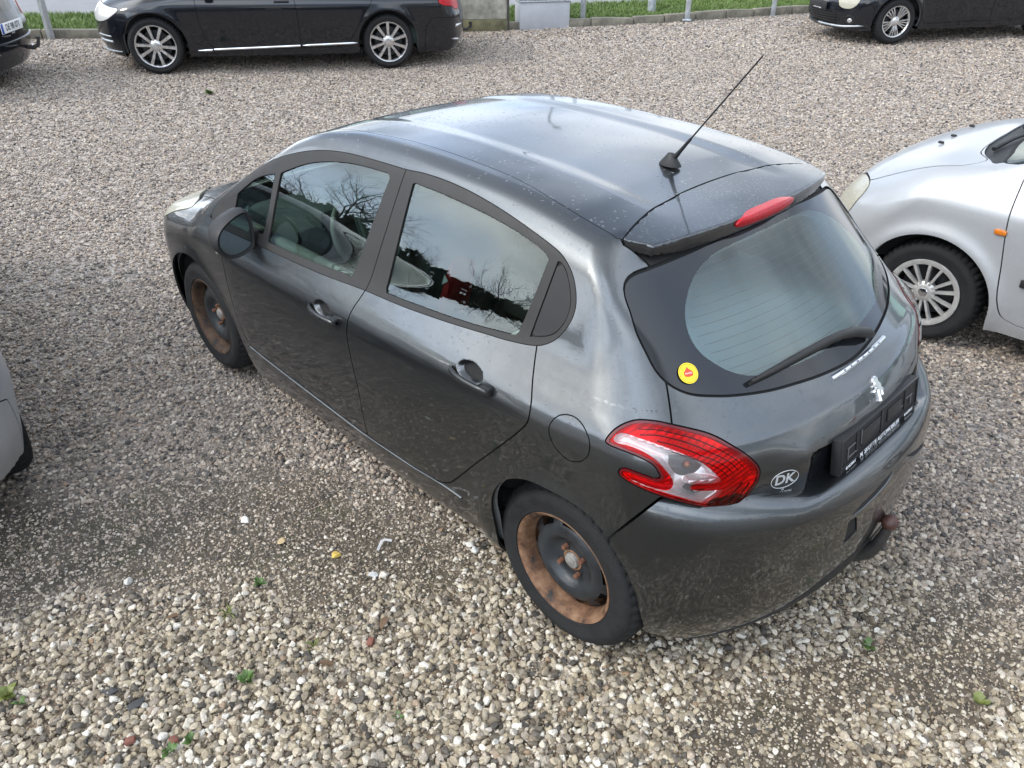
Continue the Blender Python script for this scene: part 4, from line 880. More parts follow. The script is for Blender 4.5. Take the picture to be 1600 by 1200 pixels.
def wing_mirror(side, parent):
    # housing: rounded triangle that tapers forward; glass faces back
    O_ = np.array([(.840, 1.078), (.872, 1.076), (.945, 1.040), (.972, 1.005), (.976, .965), (.950, .925), (.915, .908), (.850, .918), (.826, .938), (.818, .985), (.822, 1.055)])
    prof = spline([tuple(p) for p in O_], 6); c = prof.mean(0); prof = c+(prof-c)*1.07; x0 = 1.80
    secs = [(x0, 1.0), (x0+.018, 1.075), (x0+.05, 1.08), (x0+.09, .98), (x0+.13, .76), (x0+.155, .45), (x0+.162, .15)]
    V = []; k = len(prof)
    for x, s_ in secs:
        q = c+(prof-c)*s_; V.append(np.c_[x+.06*(q[:, 0]-c[0])*-1, q[:, 0]*side, q[:, 1]])
    V.append(np.array([[x0+.164, c[0]*side, c[1]]])); V = np.concatenate(V); F = []
    for i in range(len(secs)-1):
        for j in range(k): F.append((i*k+j, i*k+(j+1) % k, (i+1)*k+(j+1) % k, (i+1)*k+j))
    last = (len(secs)-1)*k; F += [(last+j, last+(j+1) % k, len(V)-1, len(V)-1) for j in range(k)]
    bm = bmesh.new(); bv = [bm.verts.new(v) for v in V]
    for f in F: bm.faces.new([bv[i] for i in dict.fromkeys(f)])
    bmesh.ops.recalc_face_normals(bm, faces=bm.faces)
    mo = bmobj('wing_mirror', bm, M['trim'], parent, smooth=True, ang=60)
    def flat(s0, s1, xa, xb, name, m):
        n_ = k; a = c+(prof-c)*s0; b = c+(prof-c)*s1; V = np.concatenate([np.c_[xa-.06*(a[:, 0]-c[0]), a[:, 0]*side, a[:, 1]], np.c_[xb-.06*(b[:, 0]-c[0]), b[:, 0]*side, b[:, 1]]])
        F = np.array([(i, (i+1) % n_, n_+(i+1) % n_, n_+i) for i in range(n_)]); return mobj(name, V, F if side > 0 else F[:, ::-1], m, mo)
    flat(1.0, .88, x0, x0+.004, 'mirror_rim', M['trim']); flat(.88, .86, x0+.004, x0+.016, 'mirror_bezel', M['gap'])
    g = c+(prof-c)*.87; bm = bmesh.new(); bm.faces.new([bm.verts.new((x0+.010-.06*(p[0]-c[0]), p[0]*side, p[1])) for p in (g if side < 0 else g[::-1])]); bmobj('mirror_glass', bm, M['mirror'], mo)
    boxobj('mirror_foot', (1.87, .805*side, .960), (.07, .08, .05), M['trim'], mo, Euler((.1*side, 0, 0)).to_matrix(), .012)
    # repeater lamp low on the housing
    tube('repeater', [(x0+.025, .972*side, .945), (x0+.045, .966*side, .932), (x0+.08, .935*side, .925)], [.009, .012, .008], M['white_lens'], mo)
for sd_ in (1, -1): wing_mirror(sd_, doors[sd_][0])
# aerial
ant = lathe('aerial', [(0, .0), (.034, .0), (.033, .004), (.026, .016), (.016, .030), (.010, .040), (0, .042)], M['trim'], car, 32)
ant.location = (.292, 0, 1.434); ant.rotation_euler = (R(90), 0, 0); ant.scale = (1.25, 1, .8)
a0 = Vector((.285, 0, 1.452)); a1 = Vector((.011, 0, 1.814))
rod = tube('aerial_rod', [a0.lerp(a1, t) for t in (0, .07, .09, .22, .24, .985, 1)], [.0095, .0082, .0070, .0052, .0030, .0026, .0018], M['trim'], None, 10); rod.parent = ant; rod.matrix_parent_inverse = (Matrix.Translation(ant.location) @ Euler(ant.rotation_euler).to_matrix().to_4x4() @ Matrix.Diagonal((1.25, 1, .8, 1))).inverted()
# rear wiper
gn = normals(body208, np.array([[-.42, -.05, 1.03]]))[0]
def on_glass(y, z, off): 
    p = on_rear(np.array([abs(np.arctan2(y, .93))]), np.array([z]), 1)[0]
    for _ in range(3):
        th = np.arctan2(abs(y), .5-p[0]); p = on_rear(np.array([th]), np.array([z]), 1)[0]
    p[1] = y; return p+off*normals(body208, p[None])[0]
wip = tube('rear_wiper', [on_glass(y, z, o_) for y, z, o_ in ((.435, 1.037, .014), (.34, 1.043, .024), (.22, 1.047, .031), (.10, 1.046, .034), (.03, 1.041, .036), (-.05, 1.030, .030), (-.12, 1.012, .022), (-.15, 1.004, .012))], [.006, .0095, .0115, .013, .014, .017, .019, .014], M['satin'], tailgate, 10)
tube('wiper_blade', [on_glass(y, z, .006) for y, z in ((.44, 1.034), (.34, 1.038), (.2, 1.041), (.06, 1.038), (-.02, 1.035))], .0055, M['gap'], wip, 6)
# chrome bar under the glass with the maker's word pressed into it
def on_hatch(y, z, off):
    p = on_glass(y, z, 0); return p+off*normals(body208, p[None])[0]
cb = tube('chrome_strip', [on_hatch(y, .979, .005) for y in np.linspace(.155, -.215, 16)], [.0095]*16, M['chrome'], tailgate, 10)
for k, ch in enumerate('PEUGEOT'):
    y = .085-.040*k; p = on_hatch(y, .979, .0150); n_ = normals(body208, p[None])[0]; n_ = Vector((n_[0], n_[1], max(n_[2], .45))).normalized()
    rt_ = Vector((0, -1, 0)); up_ = n_.cross(rt_); text('bar_letter', ch, .010, M['ink'], cb, p, frame(rt_, up_), .0004, sx=1.5)
def hatch_frame(y, z):
    p = on_hatch(y, z, 0); n_ = Vector(normals(body208, p[None], 8e-3)[0]); rt_ = Vector((-n_.y, n_.x, 0)).normalized(); up_ = n_.cross(rt_); return p, n_, rt_, up_
# emblem: a standing heraldic lion
p_, n_, rt_, up_ = hatch_frame(-.010, .915)
LION = [(-.10, .95), (.05, 1.0), (.20, .96), (.30, .84), (.33, .68), (.30, .54), (.36, .44), (.44, .30), (.46, .16), (.40, .02), (.52, -.10), (.54, -.24), (.42, -.36), (.34, -.48), (.40, -.58), (.30, -.66), (.18, -.62), (.22, -.46), (.26, -.30), (.14, -.22), (.04, -.40), (-.02, -.62), (-.10, -.80), (.00, -.92), (-.10, -1.0), (-.26, -.98), (-.30, -.88), (-.22, -.72), (-.18, -.48), (-.16, -.24), (-.10, -.06), (-.14, .06), (-.30, -.02), (-.46, -.10), (-.56, -.04), (-.50, .08), (-.36, .14), (-.24, .22), (-.26, .30), (-.42, .28), (-.58, .30), (-.60, .42), (-.46, .46), (-.28, .44), (-.16, .52), (-.22, .60), (-.36, .62), (-.38, .74), (-.28, .84), (-.22, .92)]
bm = bmesh.new(); sc_ = .041; fr_ = []; bk_ = []; inn_ = []
cen = Vector((0, 0))
for a, b in LION:
    q = Vector(p_)+rt_*a*sc_*1.25+up_*b*sc_; bk_.append(bm.verts.new(q-n_*.003)); fr_.append(bm.verts.new(q+n_*.004))
k = len(LION)
for i in range(k): bm.faces.new((bk_[i], bk_[(i+1) % k], fr_[(i+1) % k], fr_[i]))
f = bm.faces.new(fr_); bmesh.ops.recalc_face_normals(bm, faces=bm.faces)
ins = bmesh.ops.inset_individual(bm, faces=[f], thickness=.0028, depth=.0045)
bmesh.ops.triangulate(bm, faces=[q for q in bm.faces if len(q.verts) > 4])
bmobj('lion_emblem', bm, M['emblem'], tailgate, smooth=True, ang=25)
# stickers
p_, n_, rt_, up_ = hatch_frame(.452, .800); fm = frame(rt_, up_); P0 = Vector(p_)+n_*.0012
dk = text('country_sticker', 'DK', .048, M['greyprint'], tailgate, P0, fm, .0002, bold=.0012)
tube('sticker_oval', [P0+rt_*.046*math.cos(a)+up_*.030*math.sin(a) for a in np.linspace(0, 2*math.pi, 41)], .0012, M['greyprint'], None, 5, False).parent = dk
dk.children[0].matrix_parent_inverse = (Matrix.Translation(P0) @ fm.to_4x4()).inverted()
text('sticker_print', 'REPARATION', .011, M['greyprint'], tailgate, P0-up_*.048, fm, .0002); text('sticker_print', 'KOLD. / VÆRKSTED', .012, M['greyprint'], tailgate, P0-up_*.063-rt_*.004, fm, .0002); text('sticker_print', 'dk', .011, M['greyprint'], tailgate, P0-up_*.036, fm, .0002)
gp = on_glass(.588, 1.087, .0); gn_ = Vector(normals(body208, gp[None])[0]); grt = Vector((-gn_.y, gn_.x, 0)).normalized(); gup = gn_.cross(grt); gfm = frame(grt, gup); G0 = Vector(gp)+gn_*.002
def disc(name, r_, m_, par, c_, fm_, n=40, pts=None):
    bm = bmesh.new(); q = pts if pts else [(r_*math.cos(2*math.pi*i/n), r_*math.sin(2*math.pi*i/n)) for i in range(n)]
    bm.faces.new([bm.verts.new(Vector(c_)+fm_ @ Vector((a, b, 0))) for a, b in q]); o = bmobj(name, bm, m_, par); return o
ys = disc('round_sticker', .030, M['yellow'], tailgate, G0, gfm)
tube('sticker_ring', [G0+gn_*.0003+gfm @ Vector((.0265*math.cos(a), .0265*math.sin(a), 0)) for a in np.linspace(0, 2*math.pi, 33)], .0006, M['redprint'], ys, 4, False)
disc('sticker_drop', .01, M['redprint'], ys, G0+gn_*.0010, gfm, pts=[(0, .019), (.004, .013), (.0135, .004), (.0145, -.003), (.012, -.0085), (0, -.011), (-.012, -.0085), (-.0145, -.003), (-.0135, .004), (-.004, .013)])
text('sticker_word', 'FAVOR', .0065, M['white'], ys, G0+gn_*.0018-gup*.001, gfm, .0001)
# number plate holder, empty
ph_n = Vector((-.985, 0, .17)).normalized(); ph_r = Vector((0, -1, 0)); ph_u = ph_n.cross(ph_r); ph_f = frame(ph_r, ph_u); PH = Vector((-.590, 0, .809))
def ph(a, b, c): return PH+ph_r*a+ph_u*b+ph_n*c
holder = boxobj('plate_holder', PH-ph_n*.009, (.535, .122, .030), M['trim'], tailgate, ph_f, .003)
blk = simple('holder_black', (.015, .015, .016), .4)
for a, b, w, h in ((0, .0575, .53, .006), (0, -.034, .53, .004), (-.264, .005, .005, .105), (.264, .005, .005, .105), (-.17, .012, .006, .07), (.17, .012, .006, .07), (-.075, .012, .12, .05), (.09, .012, .10, .045), (.0, .012, .012, .08)):
    boxobj('holder_rib', ph(a, b, .0075), (w, h, .006), blk, holder, ph_f, .0015)
gl_ = simple('holder_ridge', (.10, .10, .10), .35)
for a, b, w, h in ((-.205, .02, .05, .004), (-.225, .0, .004, .04), (-.195, -.012, .06, .004), (-.14, .02, .004, .05), (.20, .015, .05, .004), (.215, .0, .004, .035), (.14, .0, .03, .004)):
    boxobj('holder_ridge', ph(a, b, .0085), (w, h, .004), gl_, holder, ph_f, .001)
text('dealer_name', 'M. SKOTTE AUTOMOBILER', .0245, M['white'], holder, ph(.0, -.047, .0078), ph_f, .0003, sx=.95, bold=.0006)
for s_ in (-1, 1):
    text('dealer_mark', 'NOMAX', .015, M['white'], holder, ph(.205*s_+.012, -.048, .0078), ph_f, .0003, sx=.9, bold=.0003)
    disc('dealer_dot', .0055, M['white'], holder, ph(.205*s_-.020, -.048, .0075), ph_f, 14)
# bumper reflector groove and reversing notch, tow bar
notch.obj('tow_notch', M['gap'], bo, off=-.004, skirt=0)
def on_bumper(y, z, off=.002):
    xx = np.linspace(-.9, -.3, 1200); k = np.argmax(bumper208(np.c_[xx, np.full(1200, y), np.full(1200, z)]) < 0); return Vector((xx[k]-off, y, z))
for s_ in (1, -1):
    tube('reflector_strip', [on_bumper(y*s_, z+.004, -.002) for y, z in ((.262, .640), (.21, .655), (.15, .671), (.10, .685), (.055, .699))], [.003, .007, .007, .007, .003], M['gap'], bo, 8)
    tube('reflector_lip', [on_bumper(y*s_, z-.008, 0) for y, z in ((.268, .638), (.21, .653), (.15, .669), (.10, .683), (.05, .699))], [.002, .005, .005, .005, .002], M['grey'], bo, 8)
tb = tube('tow_bar', [(-.50, 0, .26), (-.58, 0, .268), (-.640, 0, .285), (-.676, 0, .322), (-.698, 0, .375), (-.707, 0, .425), (-.711, 0, .462)], [.024, .024, .025, .024, .021, .0175, .0155], M['towsteel'], car, 16)
bm = bmesh.new(); bmesh.ops.create_uvsphere(bm, u_segments=24, v_segments=16, radius=.0265); bmesh.ops.translate(bm, verts=bm.verts, vec=(-.711, 0, .478)); bmobj('tow_ball', bm, M['ballrust'], tb, smooth=True, ang=180)
# ------------------------------------------------------------------ wheels
def tyre_obj(parent, Rt, Rr, w, y0=0.):
    """y0 = outer face; tread blocks are real"""
    hw = w/2; yc = y0-hw
    prof = [(Rr-.012, yc-hw+.012), (Rr+.004, yc-hw+.004), (Rr+(Rt-Rr)*.45, yc-hw-.004), (Rt-.022, yc-hw+.012), (Rt-.008, yc-hw+.028), (Rt, yc-hw+.05), (Rt+.001, yc), (Rt, yc+hw-.05), (Rt-.008, yc+hw-.028), (Rt-.015, yc+hw-.019), (Rt-.0205, yc+hw-.0135), (Rt-.024, yc+hw-.009), (Rt-.032, yc+hw-.002), (Rr+(Rt-Rr)*.50, yc+hw+.004), (Rr+(Rt-Rr)*.46, yc+hw+.0035), (Rr+.018, yc+hw-.002), (Rr+.014, yc+hw-.0035), (Rr+.006, yc+hw-.003), (Rr+.003, yc+hw-.008), (Rr-.012, yc+hw-.012)]
    n = 144; V, F = lathe_arr(prof, n); m = len(prof)
    # shoulder and tread blocks
    ang = np.repeat(np.arange(n), m); pi_ = np.tile(np.arange(m), n)
    grooved = ((ang % 3) == 0) & (pi_ >= 4) & (pi_ <= 9)
    s = np.where(grooved, 1-.0085/Rt, 1.); V[:, 0] *= s; V[:, 2] *= s
    o = mobj('tyre', V, F, M['tyre'], parent); o.data.set_sharp_from_angle(angle=R(30)); return o
def wheel(parent, c, side, Rt, w, Rr, style, turn=0.):
    q = empty('wheel', c, 0, parent); 
    if side < 0: q.rotation_euler = (0, 0, math.pi)
    k = Rr/.206
    tyre_obj(q, Rt, Rr, w, 0.)
    if style == 'steel':
        lathe('rim', [(.176, -.150), (.186, -.075), (.178, -.066), (.180, -.050), (.187, -.022), (.192, -.014), (.199, -.008), (.206, -.0045), (.2075, -.0065), (.204, -.012), (.196, -.022)], M['rust'] if turn < .5 else M['rust_dark'], q, 96)
        # pressed disc with hand holes
        prof = [(.181, -.072), (.175, -.066), (.170, -.060), (.146, -.046), (.140, -.0425), (.128, -.037), (.112, -.036), (.098, -.042), (.084, -.056), (.072, -.066), (.058, -.068), (.040, -.066), (.034, -.062), (.031, -.070), (.029, -.085)]
        n = 108; V, F = lathe_arr(prof, n); mseg = len(prof)-1; keep = []
        for i in range(n):
            for r_ in range(mseg):
                hole = r_ in (1, 2) and 2 <= (i % 12) <= 8
                keep.append(not hole)
        d = mobj('wheel_disc', V, F[np.array(keep)], M['steel'], q); d.data.set_sharp_from_angle(angle=R(50)); d.rotation_euler = (0, turn, 0)
        lathe('brake_drum', [(.0, -.098), (.165, -.098), (.172, -.12)], M['gap'], q, 32)
        lathe('hub_cap', [(0, -.049), (.018, -.0495), (.026, -.053), (.0285, -.060), (.030, -.070)], M['hubcap'], q, 32)
        lathe('hub_ring', [(.030, -.062), (.037, -.0605), (.040, -.063)], M['rust'], q, 32)
        for i in range(4):
            a = turn+R(45+90*i); bm = bmesh.new(); bmesh.ops.create_cone(bm, segments=6, radius1=.0105, radius2=.0095, depth=.022, cap_ends=True); bmesh.ops.bevel(bm, geom=list(bm.edges), offset=.0015, segments=1, affect='EDGES')
            b = bmobj('wheel_nut', bm, M['nut'], q); b.rotation_euler = (R(-90), 0, 0); b.location = (.054*math.cos(a), -.055, .054*math.sin(a))
        return q
    mrim = {'alloy10': M['alloy'], 'alloy_multi': M['alloy'], 'cover': M['cover']}[style]
    lathe('rim', [(Rr-.03, -.15), (Rr-.022, -.07), (Rr-.022, -.035), (Rr-.016, -.014), (Rr-.010, -.006), (Rr+.001, -.0035), (Rr+.0025, -.007), (Rr-.008, -.02)], mrim if style != 'cover' else M['steel'], q, 96)
    lathe('brake_disc', [(0, -.085), (Rr*.72, -.085), (Rr*.75, -.10)], M['steel'], q, 40)
    lathe('rim_barrel', [(Rr-.025, -.03), (Rr-.028, -.14), (0, -.14)], M['gap'], q, 40)
    bm = bmesh.new(); r1 = Rr-.012
    def spoke(a, w0, w1, ra, rb, y0, y1, dep=.028, lean=0.):
        ca, sa = math.cos(a), math.sin(a); vs = []
        for r_, w_, y_, l_ in ((ra, w0, y0, 0), ((ra+rb)/2, (w0+w1)/2*.94, (y0+y1)/2+.004, lean*.5), (rb, w1, y1, lean)):
            for s_, dy in ((-1, -dep), (-.8, 0), (.8, 0), (1, -dep)):
                t = w_*s_*.5+l_; vs.append(bm.verts.new((r_*ca-t*sa, y_+dy, r_*sa+t*ca)))
        for i in range(2):
            for j in range(3): bm.faces.new((vs[4*i+j], vs[4*i+j+1], vs[4*i+5+j], vs[4*i+4+j]))
    if style == 'alloy10':
        for i in range(5):
            for o_ in (-.205, .205): 
                a = turn+2*math.pi*i/5+o_*1.5; spoke(a, .030*k, .040*k, .045*k, r1, -.020, -.012)
    elif style == 'alloy_multi':
        for i in range(5):
            for o_ in (-.34, -.12, .12, .34):
                a = turn+2*math.pi*i/5+o_; spoke(a, .014*k, .019*k, .05*k, r1, -.022, -.014)
    else:
        for i in range(7):
            for o_ in (-.20, .20): a = turn+2*math.pi*i/7+o_; spoke(a, .016*k, .021*k, .05*k, r1-.004, -.014, -.005, .022, .0)
    bmesh.ops.recalc_face_normals(bm, faces=bm.faces); so = bmobj('spokes', bm, mrim, q)
    if style == 'cover':
        lathe('cover_ring', [(Rr-.036, -.022), (Rr-.032, -.006), (Rr-.016, -.001), (Rr-.004, -.002), (Rr, -.008)], mrim, q, 96)
    lathe('hub_plate', [(0, -.010), (.030*k, -.010), (.052*k, -.016), (.064*k, -.026), (.066*k, -.05)], mrim, q, 40)
    if style != 'cover':
        for i in range(5):
            a = turn+2*math.pi*(i+.5)/5; nb = lathe('wheel_nut', [(0, -.004), (.0085, -.004), (.0095, -.012)], M['gap'], q, 12); nb.location = (.046*k*math.cos(a), -.0105, .046*k*math.sin(a))
    else:
        lathe('cover_badge', [(0, -.0075), (.024, -.0085), (.027, -.011)], M['chrome'], q, 24)
    return q
def arch_liner(parent, x, side, y0, y1, r_, zc=.31):
    V, F = lathe_arr([(r_, y0), (r_, y1), (.1, y0-.001)], 40, R(22), R(150))
    V[:, 1] *= side; V += np.array([x, 0, zc]); return mobj('arch_liner', V, F, M['gap'], parent)
for sd_ in (1, -1):
    wheel(car, (0, .803*sd_, .31), sd_, .309, .188, .206, 'steel', R(12)); wheel(car, (2.538, .803*sd_, .31), sd_, .309, .188, .206, 'steel', R(50))
    arch_liner(car, 0, sd_, .50, .775, .375); arch_liner(car, 2.50, sd_, .48, .765, .385)
# ------------------------------------------------------------------ cabin
boxobj('cabin_floor', (1.2, 0, .30), (2.6, 1.42, .04), M['cloth'], car)
boxobj('parcel_shelf', (.06, 0, .935), (.78, 1.22, .03), M['shelf'], car, bev=.01)
def seat(x, y, w=.50, head=True):
    s = boxobj('seat', (x, y, .56), (.52, w, .16), M['cloth'], car, bev=.05)
    boxobj('backrest', (x-.30, y, .86), (.15, w*.96, .62), M['cloth'], s, Euler((0, R(-14), 0)).to_matrix(), .05)
    boxobj('headrest', (x-.41, y, 1.245), (.10, .26, .17), M['cloth'], s, Euler((0, R(-12), 0)).to_matrix(), .04)
kid = boxobj('red_bag', (0, 0, 0), (.16, .20, .30), simple('red_bag_cloth', (.42, .012, .018), .7, bump=.3, bscale=40), None, None, .045); kid.location = (.97, .44, .93); kid.rotation_euler = (.1, -.2, .2); tag(kid, 'red bag with a white diamond patch seen through the rear side window', 'bag')
pt = boxobj('white_patch', (-.02, .103, .05), (.07, .004, .07), M['white'], kid, Matrix.Rotation(R(45), 3, 'Y'), .001)
seat(1.30, .36); seat(1.30, -.36)
M['cloth2'] = simple('rear_seat_cloth', (.10, .105, .105), .9, bump=.3, bscale=300)
rs = boxobj('rear_seat', (.62, 0, .56), (.50, 1.25, .18), M['cloth'], car, bev=.05); boxobj('backrest', (.40, 0, .80), (.12, 1.22, .50), M['cloth2'], rs, Euler((0, R(-16), 0)).to_matrix(), .05)
for y in (.38, -.38): boxobj('headrest', (.33, y, 1.10), (.09, .24, .13), M['cloth2'], rs, None, .03)
ds = boxobj('dashboard', (2.02, 0, .86), (.52, 1.30, .22), M['dash'], car, bev=.08); boxobj('instrument_hood', (1.80, .37, .985), (.16, .34, .10), M['dash'], ds, None, .04)
boxobj('centre_console', (1.65, 0, .62), (.7, .22, .30), M['dash'], car, None, .04)
bm = bmesh.new(); Vt, Ft = lathe_arr([(.175+.014*math.cos(a), .014*math.sin(a)) for a in np.linspace(0, 2*math.pi, 11)], 40)
sw = mobj('steering_wheel', Vt, Ft, simple('wheel_rim_leather', (.09, .09, .085), .5), car); sw.location = (1.60, .37, .94); sw.rotation_euler = (R(90), 0, R(90)); sw.rotation_euler = Euler((0, 0, 0)); 
sw.matrix_basis = Matrix.Translation((1.60, .37, .94)) @ Matrix.Rotation(R(-66), 4, 'Y') @ Matrix.Rotation(R(90), 4, 'X')
boxobj('steering_boss', (0, .01, 0), (.16, .05, .10), M['dash'], sw, None, .02); boxobj('steering_spoke', (0, .005, -.04), (.34, .02, .03), M['dash'], sw, None, .006)
for sd_ in (1, -1):
    boxobj('door_card', (1.35, .735*sd_, .66), (1.9, .05, .62), M['card'], car, None, .02)
    for x0 in (1.02,): boxobj('pillar_trim', (x0, .665*sd_, 1.17), (.09, .03, .44), M['liner'], car, Euler((R(24)*sd_, 0, 0)).to_matrix(), .01)
rm = boxobj('rear_view_mirror', (1.62, 0, 1.315), (.03, .22, .065), M['trim'], car, None, .015)
bm.free()
# ------------------------------------------------------------------ the other parked cars, one shared builder
def place(root, front_contact, heading, Lw, hwc, side=1):
    """stands the car on the sloping ground; front_contact = outer foot of the front wheel on that side"""
    f = np.array([math.cos(heading), math.sin(heading)]); l = np.array([-f[1], f[0]])
    fc = np.array(front_contact[:2]); cF = fc-side*hwc*l; cR = cF-Lw*f
    z = lambda p: float(terr(p[0], p[1]))
    zfl, zfr, zrl, zrr = z(cF+hwc*l), z(cF-hwc*l), z(cR+hwc*l), z(cR-hwc*l)
    X = Vector((f[0]*Lw, f[1]*Lw, (zfl+zfr-zrl-zrr)/2)).normalized(); Y = Vector((l[0]*2*hwc, l[1]*2*hwc, (zfl-zfr+zrl-zrr)/2)); Y = (Y-X*Y.dot(X)).normalized(); Z = X.cross(Y)
    o = Vector((cR[0], cR[1], (zrl+zrr)/2-.006))
    root.matrix_world = Matrix(((X.x, Y.x, Z.x, o.x), (X.y, Y.y, Z.y, o.y), (X.z, Y.z, Z.z, o.z), (0, 0, 0, 1)))
def poly_inset(p, d): 
    c = p.mean(0); return c+(p-c)*(1-d/np.maximum(np.linalg.norm(p-c, axis=1), .05))[:, None]
def build_car(s):
    root = empty(s['name']); tag(root, s['label'], 'car', s.get('group'))
    Lw, fo, ro, hw, h, belt = (s[k] for k in ('L', 'fo', 'ro', 'hw', 'h', 'belt')); Fx = Lw+fo; pm = M[s['paint']]; rw_, rr_ = s['wheel'][0], s['wheel'][2]
    Zc = pchip(*zip(*sorted(s['top']))); Rc = pchip(*zip(*s['rear'])); Fc = pchip(*zip(*s['front']))
    Pl = pchip([-ro, -ro+.18, -.35, .2, Lw*.5, Lw-.2, Lw+.25, Lw+fo*.62, Fx], [.86, .925, .975, 1., 1., .99, .975, .925, .80])
    ar = rw_+.055; kf, kr = s.get('kf', .33), s.get('kr', .22)
    cx = -ro+1.14
    def f(P):
        x, y, z = P.T; ya = np.abs(y)
        zz = np.where(z > belt, .97+(z-belt)*(.50/(h-belt)), z*.97/belt)
        w = hw/.8615*_Wz(np.clip(zz, .05, 1.5))*Pl(np.clip(x, -ro, Fx))
        for xc in (0, Lw):
            r = np.hypot(x-xc, z-rw_); w = w+s.get('flare', .012)*np.exp(-((r-ar)/.055)**2)*sstep(rw_+.55, rw_+.42, z)
        side = (ya-w)/np.where(z > belt+.05, 1.1, 1.)
        T = lambda x_: Zc(np.clip(x_, -ro-.3, Fx+.3))-.06*ya**2-.07*ya**4
        tx = (T(x+.01)-T(x-.01))/.02; top = (z-T(x))/np.sqrt(1+tx*tx)
        rear = Rc(np.clip(z, .1, h))+kr*ya**2*(1+.9*ya**2)-x; rear = rear/(1+.3*sstep(belt, belt+.1, z))
        front = x-(Fc(np.clip(z, .1, h))-kf*ya**2-.35*ya**4)
        b = smax(side, top, .07+.05*sstep(Lw-.3, Lw+.1, x)); b = smax(b, rear, .10); b = smax(b, front, .11)
        return np.maximum(b, s.get('sill', .19)-z)
    g = s.get('grid', .034)
    V, T_ = surface_nets(f, (-ro-.1, -hw-.12, .1), (Fx+.1, hw+.12, h+.06), g); sk = Skin(f, V, T_); ring = []
    for sd in (1, -1):
        for xc in (0, Lw):
            sk.cut(lambda V, xc=xc, sd=sd: np.where(V[:, 1]*sd > .5, np.where(V[:, 2] > rw_, np.hypot(V[:, 0]-xc, V[:, 2]-rw_), np.abs(V[:, 0]-xc))-ar, .24), 0)
            arch_liner(root, xc, sd, .5, hw*.92, ar+.02, rw_); wheel(root, (xc, (hw-.035)*sd, rw_), sd, rw_, s['wheel'][1], rr_, s['wheel'][3], .35*xc)
    lin = Skin(f, sk.V, sk.T); q2 = lin
    parts = {}
    rsd = lambda poly, side=0: rear_sd(poly, side, cx, -ro+1.1)
    for nm, key, m_ in (('headlight', 'headlamp', s.get('hl_mat', 'headlamp')),):
        if key in s:
            for sd in (1, -1): parts[key+str(sd)] = sk.cut(side_sd(spline(s[key], 5), sd, Lw-.1, .15), .003, ring).obj(nm, M[m_], root, off=.003, skirt=.012)
    if 'tail' in s:
        for sd in (1, -1): parts['tail'+str(sd)] = sk.cut(rsd(spline(s['tail'], 5), sd), .003, ring).obj('taillight', M['red_ribbed'], root, off=.004, skirt=.012)
    DL = spline(s['dlo'], 5)
    for sd in (1, -1):
        d = sk.cut(side_sd(DL, sd), .002, ring); gl = d.cut(side_sd(poly_inset(DL, .035), sd), .0015)
        bx = s['bpillar']; cxp = s['cpillar']
        pil = lambda V, x0, w: np.abs(V[:, 0]-x0)-w
        p1 = gl.cut(lambda V: pil(V, bx, .055), .001); p2 = gl.cut(lambda V: pil(V, cxp, .03), .001)
        fd = sk.cut(side_sd(spline(s['fdoor'], 5), sd), .003, ring).obj('front_door', pm, root); rd = sk.cut(side_sd(spline(s['rdoor'], 5), sd), .003, ring).obj('rear_door', pm, root)
        d.obj('window_frame', M['satin'], root, off=.001); p1.obj('pillar_cover', M['satin'], root); p2.obj('pillar_cover', M['satin'], root)
        for a, b, par in ((bx, 9, fd), (cxp, bx, rd), (-9, cxp, root)):
            v, t = clip(gl.V, gl.T, a-gl.V[:, 0]); v, t = clip(v, t, v[:, 0]-b)
            if len(t): Skin(f, v, t).obj('window_glass', M['glass'], par, off=-.004, skirt=0)
        for par, (hx, hz) in ((fd, s['handles'][0]), (rd, s['handles'][1])):
            yb = float(-brent(lambda y: f(np.array([[hx, y, hz]]))[0])) if False else None
            yy = np.linspace(.4, 1.1, 300); yb = yy[np.argmax(f(np.c_[np.full(300, hx), yy, np.full(300, hz)]) > 0)]
            boxobj('door_handle', (hx, sd*(yb+.018), hz), (.19, .022, .026), pm, par, None, .009)
        m0 = s['mirror']; yy = np.linspace(.4, 1.1, 300); yb = yy[np.argmax(f(np.c_[np.full(300, m0[0]), yy, np.full(300, m0[1])]) > 0)]
        wm = boxobj('wing_mirror', (m0[0], sd*(yb+.12), m0[1]+.03), (.11, .20, .13), pm, fd, None, .045); boxobj('mirror_foot', (m0[0]+.02, sd*(yb+.02), m0[1]), (.06, .09, .03), M['trim'], wm, None, .01); boxobj('mirror_glass', (m0[0]-.052, sd*(yb+.12), m0[1]+.03), (.006, .16, .095), M['mirror'], wm, None, .002)
    parts['windscreen'] = sk.cut(front_sd(spline(s['ws'], 4), s['wsx']), .003, ring).obj('windscreen', M['glass'], root, off=-.003)
    if 'cowl' in s: sk.cut(top_sd(spline(s['cowl'], 4), .6), .0015).obj('wiper_cowl', M['trim'], root, off=-.01)
    sk.cut(top_sd(spline(s['hood'], 5), .5), .003, ring).obj('bonnet', pm, root)
    parts['rw'] = sk.cut(rsd(spline(s['rglass'], 5)), .003, ring).obj('rear_window', M['glass'], root, off=-.003)
    sk.cut(rsd(spline(s['gate'], 4)), .003, ring).obj('tailgate', pm, root)
    fb = sk.cut(lambda V: polysd(V[:, [0, 2]], np.array(s['fbump']), far=.3), .003, ring)
    if 'fgrille' in s:
        for pl in s['fgrille']: fb.cut(front_sd(spline(pl, 4), Lw), .002, ring).obj('lower_grille', M['trim'], root, off=-.02)
    parts['fb'] = fb.obj('front_bumper', pm, root)
    rb = sk.cut(lambda V: polysd(V[:, [0, 2]], np.array(s['rbump']), far=.3), .003, ring); parts['rb'] = rb.obj('rear_bumper', pm, root)
